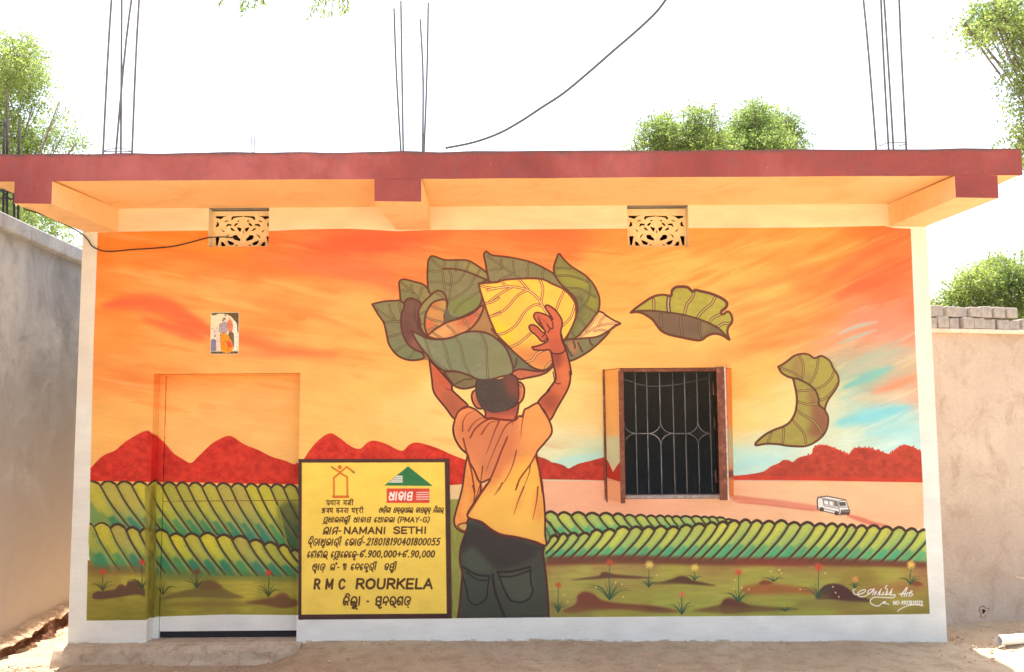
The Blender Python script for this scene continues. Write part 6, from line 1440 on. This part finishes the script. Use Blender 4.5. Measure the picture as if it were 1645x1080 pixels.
def tree(clus, Y, label, base, seed, lm, unit=1.0, dens=1.0, leafL=.055, spread=.5, trunk_r=.16, trunk=True):
    """clus: crown clumps (px, py, radius px, share of leaves) seen at depth Y; leaves hang in small sprays through each clump"""
    rs = np.random.RandomState(seed)
    k = (Y+7)/1430.0
    root = empty('tree', (base[0], base[1], -.02)); tag(root, label, 'tree')
    P = []; 
    for (px, py, r, d) in clus:
        dy = rs.uniform(-spread, spread); P.append((np.array(at_y(px, py, Y+dy)), r*k, d))
    V = []; T_ = []
    for c, r, d in P:
        n = int(150*dens*d*(r/.3)**2)+6
        tone0 = rs.rand()*.7
        for _ in range(n):
            u = rs.normal(size=3); u /= np.linalg.norm(u); q = c+u*r*rs.rand()**.45*np.array([1, .9, .92])
            dirn = u*.8+rs.normal(size=3)*.6+np.array([0, 0, -.35]); dirn /= np.linalg.norm(dirn)
            side = np.cross(dirn, rs.normal(size=3)); side /= np.linalg.norm(side)+1e-6
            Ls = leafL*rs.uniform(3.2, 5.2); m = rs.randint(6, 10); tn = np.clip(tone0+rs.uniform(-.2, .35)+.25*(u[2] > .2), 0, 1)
            for j in range(m):
                t = (j+.6)/m; s = 1 if j % 2 else -1
                o = q+dirn*Ls*t+np.array([0, 0, -.25*Ls*t*t]); a = (side*s*.8+dirn*.55+rs.normal(size=3)*.18); a /= np.linalg.norm(a)
                w = np.cross(a, rs.normal(size=3)); w /= np.linalg.norm(w)+1e-6
                l = leafL*rs.uniform(.75, 1.25); ww = l*.21
                V += [o, o+a*l*.45+w*ww, o+a*l, o+a*l*.45-w*ww]; T_ += [tn]*4
    V = np.array(V, np.float32); nq = len(V)//4
    me = bpy.data.meshes.new('crown'); me.vertices.add(len(V)); me.vertices.foreach_set('co', V.ravel())
    me.loops.add(nq*4); me.loops.foreach_set('vertex_index', np.arange(nq*4, dtype=np.int32))
    me.polygons.add(nq); me.polygons.foreach_set('loop_start', np.arange(0, nq*4, 4, dtype=np.int32)); me.polygons.foreach_set('loop_total', np.full(nq, 4, np.int32))
    me.update(); me.validate()
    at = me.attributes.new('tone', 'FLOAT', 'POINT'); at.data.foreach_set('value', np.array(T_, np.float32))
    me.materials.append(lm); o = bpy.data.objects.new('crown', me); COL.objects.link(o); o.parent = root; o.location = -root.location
    # trunk and limbs reach for the clumps
    tb_ = MB(); b0 = Vector(base); cen = Vector(np.mean([p[0] for p in P], axis=0))
    fork = b0.lerp(cen, .45); fork.x = b0.x+(cen.x-b0.x)*.25
    if trunk: tb_.tube(smoothpath([b0-Vector((0,0,.2)), b0.lerp(fork, .5)+Vector((.08,.05,0)), fork], 5), list(np.linspace(trunk_r, trunk_r*.7, 11)), 10)
    hubs = []
    for c, r, d in P:
        c = Vector(c); mid = fork.lerp(c, .55)+Vector((rs.uniform(-.2, .2), rs.uniform(-.2, .2), rs.uniform(0, .35)))*unit
        r0 = trunk_r*.1
        tb_.tube(smoothpath([fork, mid, c], 4), list(np.linspace(r0*.8, .003, 9)), 6, cap=False)
        for _ in range(4):
            u = Vector(rs.normal(size=3)); u.normalize(); e_ = c+u*r*.8
            tb_.tube([mid.lerp(c, .6), c.lerp(e_, .5)+Vector((0, 0, .03)), e_], [.006, .005, .003], 4, cap=False)
    tb_.build('trunk', BARK, root, smooth=True)
    return root
tree([(30,75,26,1),(12,108,34,1.1),(45,122,32,1.2),(62,92,14,.7),(15,160,34,.5),(60,165,22,.35),(100,172,20,.28),(20,205,34,.5),(52,218,30,.9),(78,205,20,.3),(100,218,18,.6),(122,230,14,.6),(30,240,30,.9),(-30,120,50,1),(-40,200,60,1),(30,300,50,.7),(50,345,40,.6),(90,372,34,.35),(115,395,22,.25),(10,330,40,.8),(-20,290,60,.8)],
     6.0, 'thin-leaved tree rising behind the grey house at the left edge', (-8.2, 6.0, -.1), 11, LEAF1, leafL=.05, dens=2.0, spread=.8)
tree([(1020,232,12,.5),(1026,218,7,.3),(1050,215,20,1.2),(1068,205,20,1.3),(1088,220,18,1.4),(1100,222,18,1.3),(1110,176,12,.7),(1120,190,16,.9),(1132,203,16,.8),(1147,182,11,.6),(1142,222,18,1),(1118,228,14,.9),(1158,228,14,.8),(1080,250,40,1.5),(1140,260,40,1.5),(1170,250,30,1)],
     9.0, 'bright bushy treetop showing above the roof, left of the pair', (3.2, 9.0, -.1), 12, LEAF1, leafL=.062, dens=2.1)
tree([(1195,196,20,1.2),(1215,186,20,1.1),(1218,212,28,1.6),(1238,192,16,1),(1190,222,22,1.5),(1240,222,28,1.6),(1262,194,16,1),(1275,212,14,.9),(1283,228,9,.8),(1212,162,8,.25),(1213,172,8,.4),(1170,228,18,1.2),(1230,255,45,1.6),(1190,258,40,1.6),(1268,262,25,1)],
     9.6, 'rounded darker treetop showing above the roof, right of the pair', (4.4, 9.6, -.1), 13, LEAF2, leafL=.062, dens=2.1)
tree([(1548,40,9,.5),(1562,48,14,.8),(1575,28,20,1.1),(1595,40,18,1),(1600,10,26,1.3),(1625,25,24,1.3),(1645,40,22,1),(1640,66,16,.8),(1660,10,30,1),(1626,100,10,.5),(1640,92,14,.8),(1616,118,8,.3),(1635,128,12,.7),(1650,120,16,.9),(1640,160,12,.6),(1650,185,14,.9),(1638,205,12,.7),(1630,222,8,.4),(1648,225,16,.9),(1655,255,14,.8),(1690,60,50,1),(1700,150,50,1),(1690,230,40,1),(1650,140,8,.6)],
     2.2, 'overhanging leafy tree at the upper right corner', (7.4, 2.6, -.1), 14, LEAF1, leafL=.05, dens=2.3, spread=.35)
tree([(1600,435,24,1.4),(1570,450,20,1.2),(1548,462,16,1),(1530,470,14,.8),(1625,440,20,1.2),(1642,450,16,1),(1600,468,20,1.1),(1560,482,16,.8),(1530,492,14,.6),(1502,484,10,.8),(1506,500,12,1.2),(1585,490,18,.8),(1612,500,18,1.2),(1632,512,20,1.5),(1650,490,18,1.2),(1640,405,6,.4),(1560,515,24,1.2),(1610,530,26,1.5),(1670,470,30,1.2),(1520,520,18,1)],
     10.5, 'wide green tree behind the tan building on the right', (10.2, 10.5, -.1), 15, LEAF1, leafL=.07, dens=1.9)
def twigs(specs, Y, base):
    root = empty('hanging_branch', tuple(at_y(455, -60, Y))); tag(root, 'leafy branch tips hanging into the top of the view', 'branch')
    tb_ = MB(); top = at_y(455, -90, Y); V = []; F = []
    for (x0, y0, x1, y1) in specs:
        a, b = np.array(at_y(x0, y0, Y)), np.array(at_y(x1, y1, Y+.1)); mid = (a+b)/2+np.array([.01, 0, .02])
        tb_.tube(smoothpath([tuple(top), tuple((np.array(top)+a)/2+np.array([0, 0, .08])), tuple(a), tuple(mid), tuple(b)], 4), .003, 5)
        d = (b-a); L_ = np.linalg.norm(d); d = d/L_; m = 7
        for j in range(m):
            t = (j+1)/m; o = a+d*L_*t
            for s in (1, -1):
                q = np.cross(d, [0, 1, 0])*s*.7+d*.7+np.random.normal(size=3)*.15; q /= np.linalg.norm(q); w = np.cross(q, np.random.normal(size=3)); w /= np.linalg.norm(w)
                l = .044; n0 = len(V); V += [o, o+q*l*.45+w*l*.2, o+q*l, o+q*l*.45-w*l*.2]; F.append((n0, n0+1, n0+2, n0+3))
    tb_.build('twig', BARK, root, smooth=True)
    o = mk('foliage', V, F, LEAF2, root)
    at = o.data.attributes.new('tone', 'FLOAT', 'POINT'); at.data.foreach_set('value', np.full(len(V), .35, np.float32))
twigs([(396,-14,386,14),(404,-16,392,24),(412,-14,408,12),(424,-14,422,8),(362,-16,352,8),(506,-16,497,28),(514,-18,508,18),(524,-14,518,24),(532,-16,532,30),(546,-16,550,20),(556,-16,557,18)], -1.2, None)
